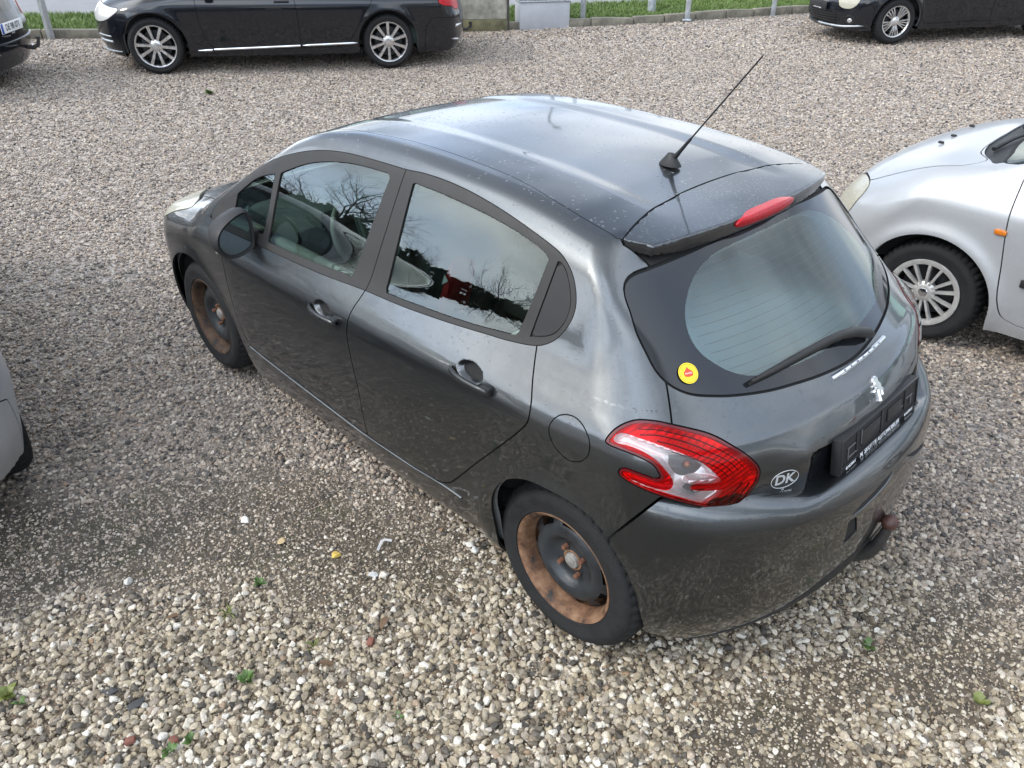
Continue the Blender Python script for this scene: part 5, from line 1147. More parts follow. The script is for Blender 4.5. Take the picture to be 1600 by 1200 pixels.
    sk.obj('body_shell', pm, root); joints(ring, root)
    for sd in (1, -1): q2.cut(side_sd(poly_inset(DL, .03), sd), 0)
    q2.cut(front_sd(spline(s['ws'], 4), s['wsx']), 0); q2.cut(rsd(spline(s['rglass'], 5)), 0); q2.obj('inner_lining', M['card'], root, off=-.05, skirt=0)
    boxobj('cabin_floor', (Lw*.45, 0, .32), (Lw*.95, hw*1.6, .04), M['cloth'], root)
    for y in (.36, -.36):
        st = boxobj('seat', (Lw*.5, y, .56), (.52, .5, .16), M['cloth'], root, None, .05); boxobj('backrest', (Lw*.5-.3, y, .86), (.15, .48, .62), M['cloth'], st, Euler((0, R(-14), 0)).to_matrix(), .05); boxobj('headrest', (Lw*.5-.4, y, 1.22), (.1, .26, .17), M['cloth'], st, None, .04)
    rs = boxobj('rear_seat', (.45, 0, .56), (.5, 1.2, .18), M['cloth'], root, None, .05); boxobj('backrest', (.15, 0, .83), (.14, 1.2, .54), M['cloth'], rs, Euler((0, R(-16), 0)).to_matrix(), .05)
    boxobj('dashboard', (Lw-.55, 0, .84), (.5, 1.25, .22), M['dash'], root, None, .08)
    return root, f, parts
def ysurf(f, x, z, sd=1):
    yy = np.linspace(.2, 1.1, 900); return sd*yy[np.argmax(f(np.c_[np.full(900, x), yy, np.full(900, z)]) > 0)]
def xsurf(f, y, z, front=True, lo=-1.4, hi=4.2):
    xx = np.linspace(1.5, hi, 1500) if front else np.linspace(1.0, lo, 1500); return xx[np.argmax(f(np.c_[xx, np.full(1500, y), np.full(1500, z)]) > 0)]
def estate(name, label, **kw):
    L_, fo, ro, h, belt = 2.62, .72, .98, 1.40, .93; F_ = L_+fo
    s = dict(name=name, label=label, paint='black_paint', L=L_, fo=fo, ro=ro, hw=.885, h=h, belt=belt, wheel=(.345, .235, .252, 'alloy10'), sill=.20,
        top=[(-1.25, 1.22), (-.85, 1.31), (-.3, 1.36), (.4, 1.39), (1.0, 1.40), (1.4, 1.37), (1.6, 1.32), (2.2, 1.03), (2.3, .985), (2.7, .94), (3.1, .88), (3.35, .78), (3.6, .6)],
        rear=[(.1, -.82), (.25, -.93), (.42, -.98), (.60, -.98), (.70, -.955), (.80, -.93), (.95, -.88), (1.15, -.72), (1.3, -.58), (1.4, -.5)], front=[(.1, F_-.16), (.25, F_-.05), (.45, F_), (.62, F_-.01), (.72, F_-.06), (.80, F_-.16), (.95, F_-.5), (1.4, F_-1.4)],
        dlo=[(2.16, .95, 1), (1.95, 1.08), (1.62, 1.24), (1.3, 1.30), (.6, 1.32), (0, 1.29), (-.45, 1.20), (-.62, 1.09, 1), (-.55, 1.03), (.3, .975), (1.2, .95)], bpillar=1.02, cpillar=.0,
        fdoor=[(2.12, .98, 1), (2.10, .60), (2.05, .38), (1.98, .30), (1.6, .285), (1.02, .285, 1), (1.02, .6), (1.05, .98, 1)], rdoor=[(1.05, .98, 1), (1.02, .6), (1.02, .285, 1), (.7, .285), (.52, .30), (.42, .40), (.30, .62), (.18, .80), (.10, 1.0, 1)], handles=((1.18, .83), (.20, .86)), mirror=(1.98, .93),
        ws=[(-.2, 1.03, 1), (.5, 1.02), (.70, 1.04), (.62, 1.2), (.55, 1.31), (.3, 1.335), (-.2, 1.34, 1)], wsx=1.4, hood=[(2.28, -.1, 1), (2.28, .64), (2.7, .70), (3.1, .60), (3.28, .4), (3.33, -.1, 1)], cowl=[(2.18, -.1, 1), (2.18, .60), (2.26, .66), (2.28, .5), (2.28, -.1, 1)],
        headlamp=[(3.33, .60), (3.33, .70), (3.22, .765), (3.04, .755), (2.94, .745), (3.03, .665), (3.14, .60), (3.25, .575)], hl_mat='white_lens', tail=[(.56, .70), (.57, .84), (.66, .92), (.78, .91), (.90, .80), (.86, .76), (.72, .73), (.66, .69)],
        rglass=[(-.2, 1.27, 1), (.5, 1.25), (.68, 1.18), (.62, 1.02), (.3, .99), (-.2, .985, 1)], gate=[(-.2, .52, 1), (.52, .52, 1), (.60, .62), (.64, .95), (.70, 1.12), (.68, 1.30), (-.2, 1.31, 1)],
        fbump=[(3.7, .60), (3.24, .59), (3.01, .645), (2.99, .55), (3.0, .1), (3.7, .1)], rbump=[(-1.2, .60), (-.80, .60), (-.52, .62), (-.44, .50), (-.42, .1), (-1.2, .1)], grid=.032)
    kx = lambda x: x*1.137 if x > 0 else x*1.16
    kz = lambda z: z*1.04
    for k_ in ('top', 'dlo', 'fdoor', 'rdoor', 'headlamp', 'fbump', 'rbump'): s[k_] = [(kx(q[0]), kz(q[1]))+tuple(q[2:]) for q in s[k_]]
    for k_ in ('hood', 'cowl'): s[k_] = [(kx(q[0]), q[1])+tuple(q[2:]) for q in s[k_]]
    for k_ in ('ws', 'tail', 'rglass', 'gate'): s[k_] = [(q[0], kz(q[1]))+tuple(q[2:]) for q in s[k_]]
    for k_ in ('rear', 'front'): s[k_] = [(kz(q[0]), kx(q[1])) for q in s[k_]]
    s['handles'] = tuple((kx(a), kz(b)) for a, b in s['handles']); s['mirror'] = (kx(s['mirror'][0]), kz(s['mirror'][1])); s['bpillar'] = kx(s['bpillar']); s['cpillar'] = 0.; s['wsx'] = 1.55
    s.update(L=kx(L_), fo=kx(F_)-kx(L_), ro=1.16*ro, h=kz(h), belt=kz(belt), hw=.92)
    s.update(kw); return build_car(s)
vol, vf, vp = estate('estate_car', 'long black estate car parked side-on with ten-spoke alloy wheels and bright sill trim')
def bar_on(f, parent, name, pts, sd, r_, m, out=.004):
    return tube(name, [(x, sd*(abs(ysurf(f, x, z))+out), z) for x, z in pts], r_, m, parent, 8)
for sd in (1, -1):
    bar_on(vf, vol, 'sill_trim', [(x, np.interp(x, [.42, 1.16], [.345, .325])) for x in np.linspace(1.14, .42, 12)], sd, [.004]+[.016]*10+[.004], M['chrome'])
    bar_on(vf, vol, 'sill_trim', [(x, np.interp(x, [1.16, 2.5], [.323, .290])) for x in np.linspace(1.17, 2.27, 14)], sd, .016, M['chrome'])
    bar_on(vf, vol, 'sill_trim', [(2.29, .290), (2.38, .288), (2.47, .286)], sd, [.016, .015, .005], M['chrome'])
    # bumper blades and lower lip, tail diffuser
    for z, r_, m_ in ((.45, .008, 'galv'), (.385, .014, 'galv')):
        tube('bumper_blade', [(xsurf(vf, y, z)+.004, y*sd, z) for y in np.linspace(.50, .74, 6)], r_, M[m_], vol, 8)
    tube('bumper_lip', [(xsurf(vf, y, .26)+.010, y*sd, .27-.06*(.78-y)) for y in np.linspace(.30, .78, 8)], [.010]*7+[.004], M['galv'], vol, 8)
    tube('exhaust_trim', [(xsurf(vf, y, .30, False)-.008, y*sd, .29+.07*(y-.5)/.3) for y in (.46, .56, .66, .76, .80)], [.008, .018, .018, .018, .012], M['chrome'], vol, 8)
    tube('bumper_reflector', [(xsurf(vf, y, .52, False)-.003, y*sd, .52) for y in (.60, .70, .78)], [.006, .016, .02], M['lamp_silver'], vol, 8)
bm = bmesh.new(); tube('tow_bar', [(-1.05, 0, .33), (-1.22, 0, .33), (-1.27, 0, .37), (-1.27, 0, .43)], [.02, .02, .02, .026], M['towsteel'], vol, 10)
place(vol, (9.74, -2.00), R(57.9), 2.979, .885)
def plate(parent, f, x, z, front, body, eu=True, m='plate_white', w=.50, tilt=0.):
    sgn = 1 if front else -1; fr = frame((0, sgn, 0), (0, 0, 1)); c = Vector((x+sgn*.012, 0, z))
    p = boxobj('number_plate', c, (w, .112, .008), M[m], parent, fr, .002)
    if eu: boxobj('plate_band', c+Vector((sgn*.0035, -sgn*(w/2-.025), 0)), (.046, .106, .003), M['blue'], p, fr, .0005)
    if body: text('plate_number', body, .095, M['ink'], p, c+Vector((sgn*.0052, sgn*.02, 0)), fr, .0004, sx=.82, bold=.0015)
    return p
# black estate further left, seen from behind
es2, ef, ep = estate('estate_car', 'black estate car at far left corner showing its rear number plate and tow hook', wheel=(.335, .235, .24, 'alloy10'), tail=[(.50, .72), (.52, .86), (.60, .95), (.74, .95), (.80, .86), (.78, .74), (.66, .70)])
plate(es2, ef, xsurf(ef, 0, .66, False), .66, False, 'DE 98 071'); text('plate_foot', 'SKOTTE', .02, M['white'], es2, Vector((xsurf(ef, 0, .585, False)-.008, 0, .588)), frame((0, -1, 0), (0, 0, 1)), .0003)
for sd in (1, -1): tube('exhaust_trim', [(xsurf(ef, y, .33, False)-.012, y*sd, z) for y, z in ((.34, .40), (.42, .395), (.52, .33), (.66, .30), (.76, .345), (.70, .385), (.52, .39), (.42, .40))], .011, M['chrome'], es2, 8)
tube('bumper_crease', [(xsurf(ef, y, .50, False)-.002, y, .50) for y in np.linspace(-.7, .7, 15)], .012, M['black_paint'], es2, 8)
tube('tow_bar', [(-1.0, -.30, .38), (-1.18, -.30, .37), (-1.24, -.30, .40), (-1.26, -.30, .46), (-1.26, -.30, .50)], [.025, .025, .022, .018, .026], M['towsteel'], es2, 10)
# dark compact at the far right
def hatch(name, label, **kw):
    L_, fo, ro, h, belt = 2.48, .83, .66, 1.50, .97; L_ = kw.get('L', L_); fo = kw.get('fo', fo); F_ = L_+fo
    s = dict(name=name, label=label, paint='silver', L=L_, fo=fo, ro=ro, hw=.845, h=h, belt=belt, wheel=(.30, .185, .20, 'cover'), sill=.19, flare=.016,
        top=[(-.95, 1.36), (-.5, 1.43), (0, 1.47), (.7, 1.50), (1.1, 1.49), (1.4, 1.46), (1.7, 1.39), (2.35, 1.075), (2.5, 1.035), (2.65, 1.005), (2.85, .945), (3.02, .875), (3.15, .80), (3.26, .71), (3.5, .5)],
        rear=[(.1, -.55), (.25, -.62), (.42, -.66), (.60, -.66), (.70, -.635), (.85, -.60), (1.0, -.56), (1.2, -.48), (1.4, -.38), (1.5, -.33)], front=[(.1, F_-.14), (.25, F_-.05), (.42, F_), (.55, F_-.01), (.66, F_-.06), (.78, F_-.16), (.9, F_-.30), (1.5, F_-1.4)],
        dlo=[(2.12, 1.0, 1), (1.92, 1.13), (1.58, 1.32), (1.3, 1.39), (.6, 1.41), (0, 1.38), (-.25, 1.31), (-.33, 1.15), (-.2, 1.06), (.4, 1.01), (1.2, .985)], bpillar=.98, cpillar=.08,
        fdoor=[(2.19, 1.02, 1), (2.18, .85), (2.14, .60), (2.09, .36), (2.04, .29), (1.6, .28), (.98, .28, 1), (.98, .6), (1.0, 1.02, 1)], rdoor=[(1.0, 1.02, 1), (.98, .6), (.98, .28, 1), (.7, .28), (.50, .30), (.40, .40), (.30, .62), (.22, .82), (.18, 1.06, 1)], handles=((1.14, .86), (.32, .90)), mirror=(1.98, 1.0),
        ws=[(-.2, 1.075, 1), (.5, 1.06), (.69, 1.06), (.62, 1.24), (.55, 1.37), (.3, 1.405), (-.2, 1.41, 1)], wsx=1.4, hood=[(2.50, -.1, 1), (2.50, .45), (2.42, .60), (2.52, .66), (2.95, .60), (3.10, .45), (3.16, -.1, 1)], cowl=[(2.28, -.1, 1), (2.28, .62), (2.36, .655), (2.40, .60), (2.47, .48), (2.51, .3), (2.51, -.1, 1)],
        headlamp=[(3.22, .50), (3.22, .63), (3.14, .735), (3.02, .775), (2.985, .76), (3.02, .66), (3.09, .52), (3.15, .48)], tail=[(.62, .72), (.64, .95), (.70, 1.02), (.80, .98), (.82, .80), (.74, .70)],
        rglass=[(-.2, 1.38, 1), (.45, 1.36), (.60, 1.28), (.60, 1.08), (.3, 1.04), (-.2, 1.035, 1)], gate=[(-.2, .50, 1), (.50, .50, 1), (.56, .62), (.60, .95), (.66, 1.15), (.64, 1.40), (-.2, 1.42, 1)],
        fbump=[(3.6, .50), (3.08, .50), (2.95, .56), (2.87, .52), (2.84, .1), (3.6, .1)], rbump=[(-1.2, .62), (-.55, .62), (-.36, .62), (-.33, .50), (-.32, .1), (-1.2, .1)], grid=.032)
    s.update(kw); return build_car(s)
cmp_, cf, cp = hatch('compact_car', 'black compact car at upper right with dark multi-spoke alloy wheel and lower grille', paint='black_paint', wheel=(.315, .195, .212, 'alloy_multi'), fgrille=([(-.2, .42, 1), (.38, .42), (.46, .40), (.40, .27), (-.2, .26, 1)],), grid=.034)
for k in range(4):
    z = .29+.035*k; tube('grille_bar', [(xsurf(cf, abs(y), z)-.006, y, z) for y in np.linspace(-.40, .40, 13)], .006, M['satin'], cmp_, 6)
for sd in (1, -1):
    bm = bmesh.new(); fl = lathe('fog_lamp', [(0, .0), (.03, -.004), (.042, -.012), (.045, -.03)], M['lamp_silver'], cmp_, 24); fl.location = (xsurf(cf, .62, .34)+.006, .62*sd, .34); fl.rotation_euler = (0, 0, R(-90+35*sd))
    tube('fog_surround', [(xsurf(cf, .62+.055*math.cos(a), .34+.05*math.sin(a))+.004, (.62+.055*math.cos(a))*sd, .34+.05*math.sin(a)) for a in np.linspace(0, 6.283, 25)], .007, M['satin'], cmp_, 6, False)
    tube('bumper_lip', [(xsurf(cf, y, .235)+.006, y*sd, .235+.03*max(0, y-.5)/.25) for y in np.linspace(0, .74, 14)], [.014]*13+[.004], M['galv'] if sd > 0 else M['satin'], cmp_, 8)
ph2 = plate(cmp_, cf, xsurf(cf, 0, .47)+.004, .49, True, '', False, 'trim', .52); text('dealer_name', 'M. SKOTTE AUTOMOBILER', .02, M['white'], ph2, Vector((xsurf(cf, 0, .47)+.0225, 0, .447)), frame((0, 1, 0), (0, 0, 1)), .0003)
place(cmp_, (3.86, -10.57), R(55), 2.48, .81)
# silver hatchback beside the grey one
sil, sf, sp_ = hatch('hatchback_car', 'silver hatchback with orange side repeater and plastic wheel cover beside the dark grey hatchback', grid=.022, flare=.026)
for sd in (1, -1):
    bm = bmesh.new(); y_ = ysurf(sf, 2.19, .755)
    rp = boxobj('side_repeater', (2.19, sd*(y_+.004), .755), (.060, .020, .029), M['orange'], sil, None, .010)
    boxobj('rubbing_strip', (1.985, sd*(ysurf(sf, 1.985, .52)+.004), .52), (.085, .016, .045), M['trim'], sil, None, .02); boxobj('rubbing_strip', (1.45, sd*(ysurf(sf, 1.45, .52)+.003), .52), (1.0, .014, .05), M['trim'], sil, None, .006)
for y in (.24, -.24, .05): boxobj('washer_jet', (2.78, y, .975), (.03, .022, .012), M['trim'], sil, None, .004)
wp = tube('wiper_arm', [(2.45, .42, 1.04), (2.42, .25, 1.06), (2.34, -.10, 1.085)], [.012, .009, .006], M['trim'], sil, 8); tube('wiper_arm', [(2.46, -.10, 1.05), (2.42, -.35, 1.06), (2.33, -.58, 1.07)], [.012, .009, .006], M['trim'], sil, 8)
place(sil, (.05, -2.28), R(0), 2.48, .81)
# silver car whose nose corner shows at the left edge
si2, s2f, s2p = hatch('hatchback_car', 'silver car at the left edge showing only a front bumper corner with fog lamp ring', wheel=(.31, .195, .20, 'cover'), grid=.024, fo=.76, sill=.25)
for sd in (1, -1):
    c_ = Vector((xsurf(s2f, .60, .40), .60*sd, .40)); n_ = Vector(normals(s2f, np.array([c_]))[0]); rt_ = Vector((-n_.y, n_.x, 0)).normalized(); up_ = n_.cross(rt_)
    fl = disc('fog_lamp', .062, M['gap'], si2, c_+n_*.006, frame(rt_, up_)); tube('fog_ring', [c_+n_*.007+rt_*.064*math.cos(a)+up_*.064*math.sin(a) for a in np.linspace(0, 6.283, 33)], .005, M['chrome'], fl, 6, False)
    disc('fog_glass', .045, M['lamp_silver'], fl, c_+n_*.0075, frame(rt_, up_))
def upright(root, origin, heading): root.location = origin; root.rotation_euler = (0, 0, heading)
upright(si2, (4.87, 2.635, 0), R(180))
def rear_place(root, corner, heading, f, ro=1.10, hw=.80):
    fx = np.array([math.cos(heading), math.sin(heading)]); l = np.array([-fx[1], fx[0]]); c = np.array(corner)+hw*l+ro*fx; place(root, tuple(c+2.979*fx+.885*l), heading, 2.979, .885)
rear_place(es2, (10.75, -1.0), R(49), ef)
# ------------------------------------------------------------------ edge of the yard
asph = simple('asphalt', (.20, .20, .205), .85, bump=.3, bscale=120, var=.12, vscale=3)
def band(name, o0, o1, dz, m, ds=.5, kind='structure', n=6, zf=None):
    ss_ = np.arange(8, _ks[-1]-2, ds); c = kerb_at(ss_); t = np.gradient(c, axis=0); t /= np.linalg.norm(t, axis=1)[:, None]; nn = np.c_[-t[:, 1], t[:, 0]]
    k = np.linspace(o0, o1, n); P = c[:, None, :]+k[None, :, None]*nn[:, None, :]; X = P.reshape(-1, 2); Z = terr(X[:, 0], X[:, 1])+dz if zf is None else zf(X, np.tile(k, len(ss_)))
    i = (np.arange(len(ss_)-1)[:, None]*n+np.arange(n-1)).ravel(); o = mobj(name, np.c_[X, Z], np.stack([i, i+1, i+n+1, i+n], 1)[:, ::-1], m); tag(o, kind=kind); return o
VERGE = 2.0
lawn_m = simple('lawn_soil', (.045, .062, .018), .95, var=.4, vscale=3)
# verge: turf bed a little above the kerb foot, then the road
band('grass_verge', .10, VERGE, .05, lawn_m, .5)
band('road', VERGE, 8.5, .02, asph, .5)
kerb_m = simple('old_kerb_stone', (.17, .155, .12), .9, bump=.4, bscale=50, var=.45, vscale=7)
kid = 0; s_ = 12.
kb = empty('kerb', (8.5, -8.7, float(terr(8.5, -8.7)))); tag(kb, 'low weathered stone kerb edging the gravel below the grass', 'kerb')
while s_ < _ks[-1]-12:
    ln = random.uniform(.55, .95); a, b = kerb_at(s_), kerb_at(s_+ln-.012); c = (a+b)/2; d = b-a; rot = Matrix.Rotation(math.atan2(d[1], d[0]), 3, 'Z')
    w = Vector((c[0], c[1], float(terr(*c))+.035+random.uniform(-.012, .012)))
    o = boxobj('kerb_stone', (0, 0, 0), (float(np.hypot(*d)), random.uniform(.10, .13), .16), kerb_m, kb, Euler((random.uniform(-.05, .05), random.uniform(-.03, .03), 0)).to_matrix(), .018); o.matrix_local = Matrix.Translation(w-kb.location) @ rot.to_4x4(); s_ += ln
# grass: real blades
def tuft_mesh(k, n=16, h=.07, spread=.05, w=.0035):
    rr = np.random.default_rng(k); V, F = [], []
    for i in range(n):
        a = rr.uniform(0, 6.28); r_ = spread*math.sqrt(rr.uniform(0, 1)); b = rr.uniform(0, 6.28); hh = h*rr.uniform(.5, 1.15); ln = hh*rr.uniform(.15, .8); p = np.array([r_*math.cos(a), r_*math.sin(a), 0]); dr = np.array([math.cos(b), math.sin(b), 0]); sd = np.array([-dr[1], dr[0], 0])*w*rr.uniform(.7, 1.3)
        m_ = p+dr*ln*.35+np.array([0, 0, hh*.62]); t = p+dr*ln+np.array([0, 0, hh]); j = len(V); V += [p-sd, p+sd, m_+sd*.75, m_-sd*.75, t]; F += [(j, j+1, j+2), (j, j+2, j+3), (j+3, j+2, j+4)]
    return mesh_arr('grass_tuft', np.array(V), np.array(F), None, False)
gm, gt, gb = mat('grass_blade'); gb.inputs['Roughness'].default_value = .55
ga = N(gt, 'ShaderNodeAttribute', attribute_name='hue', attribute_type='INSTANCER'); gr_ = N(gt, 'ShaderNodeValToRGB'); L(gt, ga.outputs['Fac'], gr_.inputs[0]); e = gr_.color_ramp.elements
e[0].color = (.075, .125, .022, 1); e[1].color = (.20, .25, .075, 1); q = e.new(.6); q.color = (.12, .19, .035, 1); L(gt, gr_.outputs[0], gb.inputs['Base Color'])
gcol = bpy.data.collections.new('grass_shapes')
for k in range(6): o = bpy.data.objects.new('grass_shape', tuft_mesh(k+50)); o.data.materials.append(gm); gcol.objects.link(o)
nG = 34000; sg = rng.uniform(10, _ks[-1]-13, nG); og = rng.uniform(.07, VERGE, nG); c = kerb_at(sg); t = kerb_at(sg+.05)-c; t /= np.linalg.norm(t, axis=1)[:, None]; GPs = c+og[:, None]*np.c_[-t[:, 1], t[:, 0]]
gz = terr(GPs[:, 0], GPs[:, 1])+.045; gme = bpy.data.meshes.new('grass'); gme.vertices.add(nG); gme.vertices.foreach_set('co', np.c_[GPs, gz].astype(np.float32).ravel())
vattr(gme, 'size', 'FLOAT', (rng.uniform(.6, 1.3, nG)*np.interp(og, [.07, .3], [.8, 1])).astype(np.float32)); vattr(gme, 'hue', 'FLOAT', np.clip(fbm(GPs, .9, 4)*.9+rng.uniform(-.25, .3, nG), 0, 1).astype(np.float32)); vattr(gme, 'rot', 'FLOAT_VECTOR', np.c_[np.zeros((nG, 2)), rng.uniform(0, 6.28, nG)].astype(np.float32), 'vector'); vattr(gme, 'kind_no', 'INT', rng.integers(0, 6, nG).astype(np.int32))
grass = bpy.data.objects.new('grass', gme); COL.objects.link(grass); tag(grass, kind='stuff'); grass.modifiers.new('blades', 'NODES').node_group = scatter_nodes('grass_scatter', gcol)
# galvanised posts
def post(x, y, label, h=2.6, w=.085, round_=False, lean=0., rz=.5):
    z = float(terr(x, y)); bm = bmesh.new()
    if round_: bmesh.ops.create_cone(bm, segments=28, radius1=w*.62, radius2=w*.62, depth=h, cap_ends=True)
    else: box(bm, (0, 0, 0), (w, w*.75, h), None, .008)
    o = bmobj('steel_post', bm, M['galv'], None, True); o.location = (x, y, z+h/2-.06); o.rotation_euler = (0, lean, rz); tag(o, label, 'post', 'galvanised posts along the kerb')
    return o
post(8.55, -8.94, 'galvanised square post nearest the grey cabinet'); post(8.21, -10.42, 'thicker round galvanised post set back in the grass', round_=True, w=.115)
post(7.40, -10.39, 'galvanised post standing in front of the kerb with splayed foot'); post(6.65, -11.97, 'galvanised post beside the nose of the black compact car'); post(12.93, -1.68, 'galvanised post between the two black estate cars', w=.10, rz=.2)
boxobj('post_foot', (0, 0, -1.22), (.15, .13, .03), M['galv'], bpy.data.objects['steel_post.002'], None, .008)
# cabinet
def at_ground(x, y, dz=0): return Vector((x, y, float(terr(x, y))+dz))
cA, cB = np.array([8.92, -7.78]), np.array([8.50, -8.54]); d = cB-cA; wd = float(np.hypot(*d)); ang = math.atan2(d[1], d[0]); nrm = np.array([-d[1], d[0]])/wd      # away from the camera
cm_ = (cA+cB)/2+nrm*.17; cb_ = empty('utility_cabinet', at_ground(*cm_, -.03), ang); tag(cb_, 'grey metal utility cabinet beside the stained concrete wall panel', 'cabinet')
boxobj('base_door', (0, -.005, .21), (wd, .33, .42), M['cabinet'], cb_, None, .006); boxobj('cabinet_ledge', (0, -.012, .435), (wd+.012, .35, .022), M['galv'], cb_, None, .004); boxobj('cabinet_door', (0, 0, .88), (wd-.012, .32, .86), M['cabinet'], cb_, None, .006)
boxobj('door_latch', (wd*.33, -.168, .48), (.10, .02, .05), M['galv'], cb_, None, .004); boxobj('cabinet_roof', (0, 0, 1.33), (wd+.05, .40, .03), M['galv'], cb_, None, .006)
conc = simple('stained_concrete', (.33, .315, .26), .9, bump=.3, bscale=30, var=.5, vscale=5); mossy = simple('mossy_sleeper', (.13, .12, .065), .95, bump=.5, bscale=40, var=.5, vscale=6)
p0, p1 = np.array([8.95, -7.72]), np.array([10.25, -5.75]); d = p1-p0; ln = float(np.hypot(*d)); ang = math.atan2(d[1], d[0]); mid = (p0+p1)/2+np.array([.10, .07])
wl = empty('concrete_wall', at_ground(*mid, -.05), ang); tag(wl, 'mould-stained pale concrete panel wall on a mossy base board', 'wall')
boxobj('wall_panel', (0, 0, .80), (ln, .05, 1.15), conc, wl, None, .006); boxobj('base_board', (-ln*.26, .018, .115), (ln*.47, .08, .21), mossy, wl, None, .008); boxobj('base_board', (ln*.26, .018, .112), (ln*.47, .08, .20), mossy, wl, None, .008)
for x in (-ln*.49, -ln*.012, ln*.46): boxobj('wall_post', (x, .01, .72), (.035, .10, 1.36), simple('dark_iron', (.05, .045, .04), .7, var=.4), wl, None, .004)

# bare winter trees on the far side of the yard (seen in the windows and paint), street lamp over the road
bark = simple('bark', (.085, .075, .065), .95, bump=.4, bscale=20, var=.3)
def tree_mesh(seed, H):
    rr = random.Random(seed); V, F = [], []
    def seg(p, q, r0, r1, n):
        d = (q-p).normalized(); a = d.orthogonal().normalized(); b = d.cross(a); j = len(V)
        for o_, r_ in ((p, r0), (q, r1)):
            for k in range(n): V.append(o_+r_*(math.cos(6.2832*k/n)*a+math.sin(6.2832*k/n)*b))
        for k in range(n): F.append((j+k, j+(k+1) % n, j+n+(k+1) % n, j+n+k))
    def grow(p, d, ln, r_, lvl):
        k = 4 if lvl < 2 else 3
        for i in range(k):
            d = (d+Vector((rr.uniform(-1, 1), rr.uniform(-1, 1), rr.uniform(-.4, .9)))*(.13+.05*lvl)).normalized(); q = p+d*ln/k; seg(p, q, r_*(1-.55*i/k), r_*(1-.55*(i+1)/k), 6 if lvl == 0 else 4 if lvl < 3 else 3); p = q
            if lvl < 5 and (i > 0 or lvl > 0):
                for _ in range(2 if lvl < 4 else 1):
                    a = rr.uniform(0, 6.283); s_ = d.orthogonal().normalized(); s_ = Matrix.Rotation(a, 3, d) @ s_; grow(p, (d*.75+s_*rr.uniform(.5, 1.)).normalized(), ln*rr.uniform(.50, .66), r_*(1-.55*(i+1)/k)*.62, lvl+1) if rr.random() < (.95 if lvl < 3 else .62) else None
    grow(Vector((0, 0, 0)), Vector((0, 0, 1)), H*.42, H*.022, 0)
    return mesh_arr('bare_tree', np.array([tuple(v) for v in V]), np.array(F))
tms = [tree_mesh(s_, h_) for s_, h_ in ((3, 8.5), (8, 7.2), (15, 9.0))]
for t_ in tms: t_.materials.append(bark)
for k, (az, r_) in enumerate(((4, 30), (15, 27), (24, 31), (33, 25), (41, 29), (49, 24), (57, 28), (66, 25), (75, 29), (86, 26), (98, 30))):
    o = bpy.data.objects.new('bare_tree', tms[k % 3]); COL.objects.link(o); x, y = r_*math.cos(R(az)), r_*math.sin(R(az)); o.location = (x, y, float(terr(x, y))-.1); o.rotation_euler = (0, 0, k*1.7); s_ = .85+.3*random.random(); o.scale = (s_, s_, s_)
    tag(o, 'bare winter tree mirrored in the rear side window of the grey car', 'tree', 'bare trees mirrored in the car windows')
hm, ht, hb_ = mat('added_conifer_hedge'); hb_.inputs['Roughness'].default_value = .8  # dark backdrop added out of view so the side windows reflect dark low down
hr = N(ht, 'ShaderNodeTexNoise', i={'Scale': .8, 'Detail': 4.}); hrp = N(ht, 'ShaderNodeValToRGB'); L(ht, hr.outputs[0], hrp.inputs[0]); hrp.color_ramp.elements[0].color = (.012, .022, .010, 1); hrp.color_ramp.elements[1].color = (.05, .07, .03, 1); L(ht, hrp.outputs[0], hb_.inputs['Base Color'])
def added_hedge_mesh(n=26000):
    a = rng.uniform(R(-6), R(108), n); top = 4.3+.8*vnoise(np.c_[a*22, a*0], 1., 31)+.7*vnoise(np.c_[a*60, a*0], 1., 33); u = rng.uniform(0, 1, n)**.8; r_ = 32.5+rng.normal(0, .55, n)*(1.1-u*.6); C = np.c_[r_*np.cos(a), r_*np.sin(a), u*top]
    d1 = rng.normal(size=(n, 3)); d1 /= np.linalg.norm(d1, axis=1)[:, None]; d2 = np.cross(d1, rng.normal(size=(n, 3))); d2 /= np.linalg.norm(d2, axis=1)[:, None]; s_ = rng.uniform(.12, .34, n)[:, None]
    V = np.stack([C-d1*s_-d2*s_*.4, C+d1*s_-d2*s_*.4, C+d2*s_*1.1], 1).reshape(-1, 3); return mesh_arr('added_hedge', V, np.arange(3*n).reshape(-1, 3), None, False)
hd_o = link('added_hedge', added_hedge_mesh(), hm); tag(hd_o, 'tall dark conifer hedge placed unseen to darken the side window reflections of the grey car', 'added_hedge')
lx, ly = 16.5, -16.8; z0 = float(terr(lx, ly)); lp = tube('street_lamp', [(lx, ly, z0-.2), (lx, ly, z0+3), (lx, ly, z0+6.2), (lx-.25, ly+.2, z0+6.6), (lx-1.3, ly+1.0, z0+6.8)], [.09, .075, .06, .05, .04], M['galv'], None, 12); tag(lp, 'tall street lamp mirrored in the roof of the grey car', 'street lamp')
boxobj('lamp_head', (lx-1.6, ly+1.25, z0+6.78), (.75, .26, .12), M['cabinet'], lp, Matrix.Rotation(math.atan2(.77, -1.), 3, 'Z'), .04)
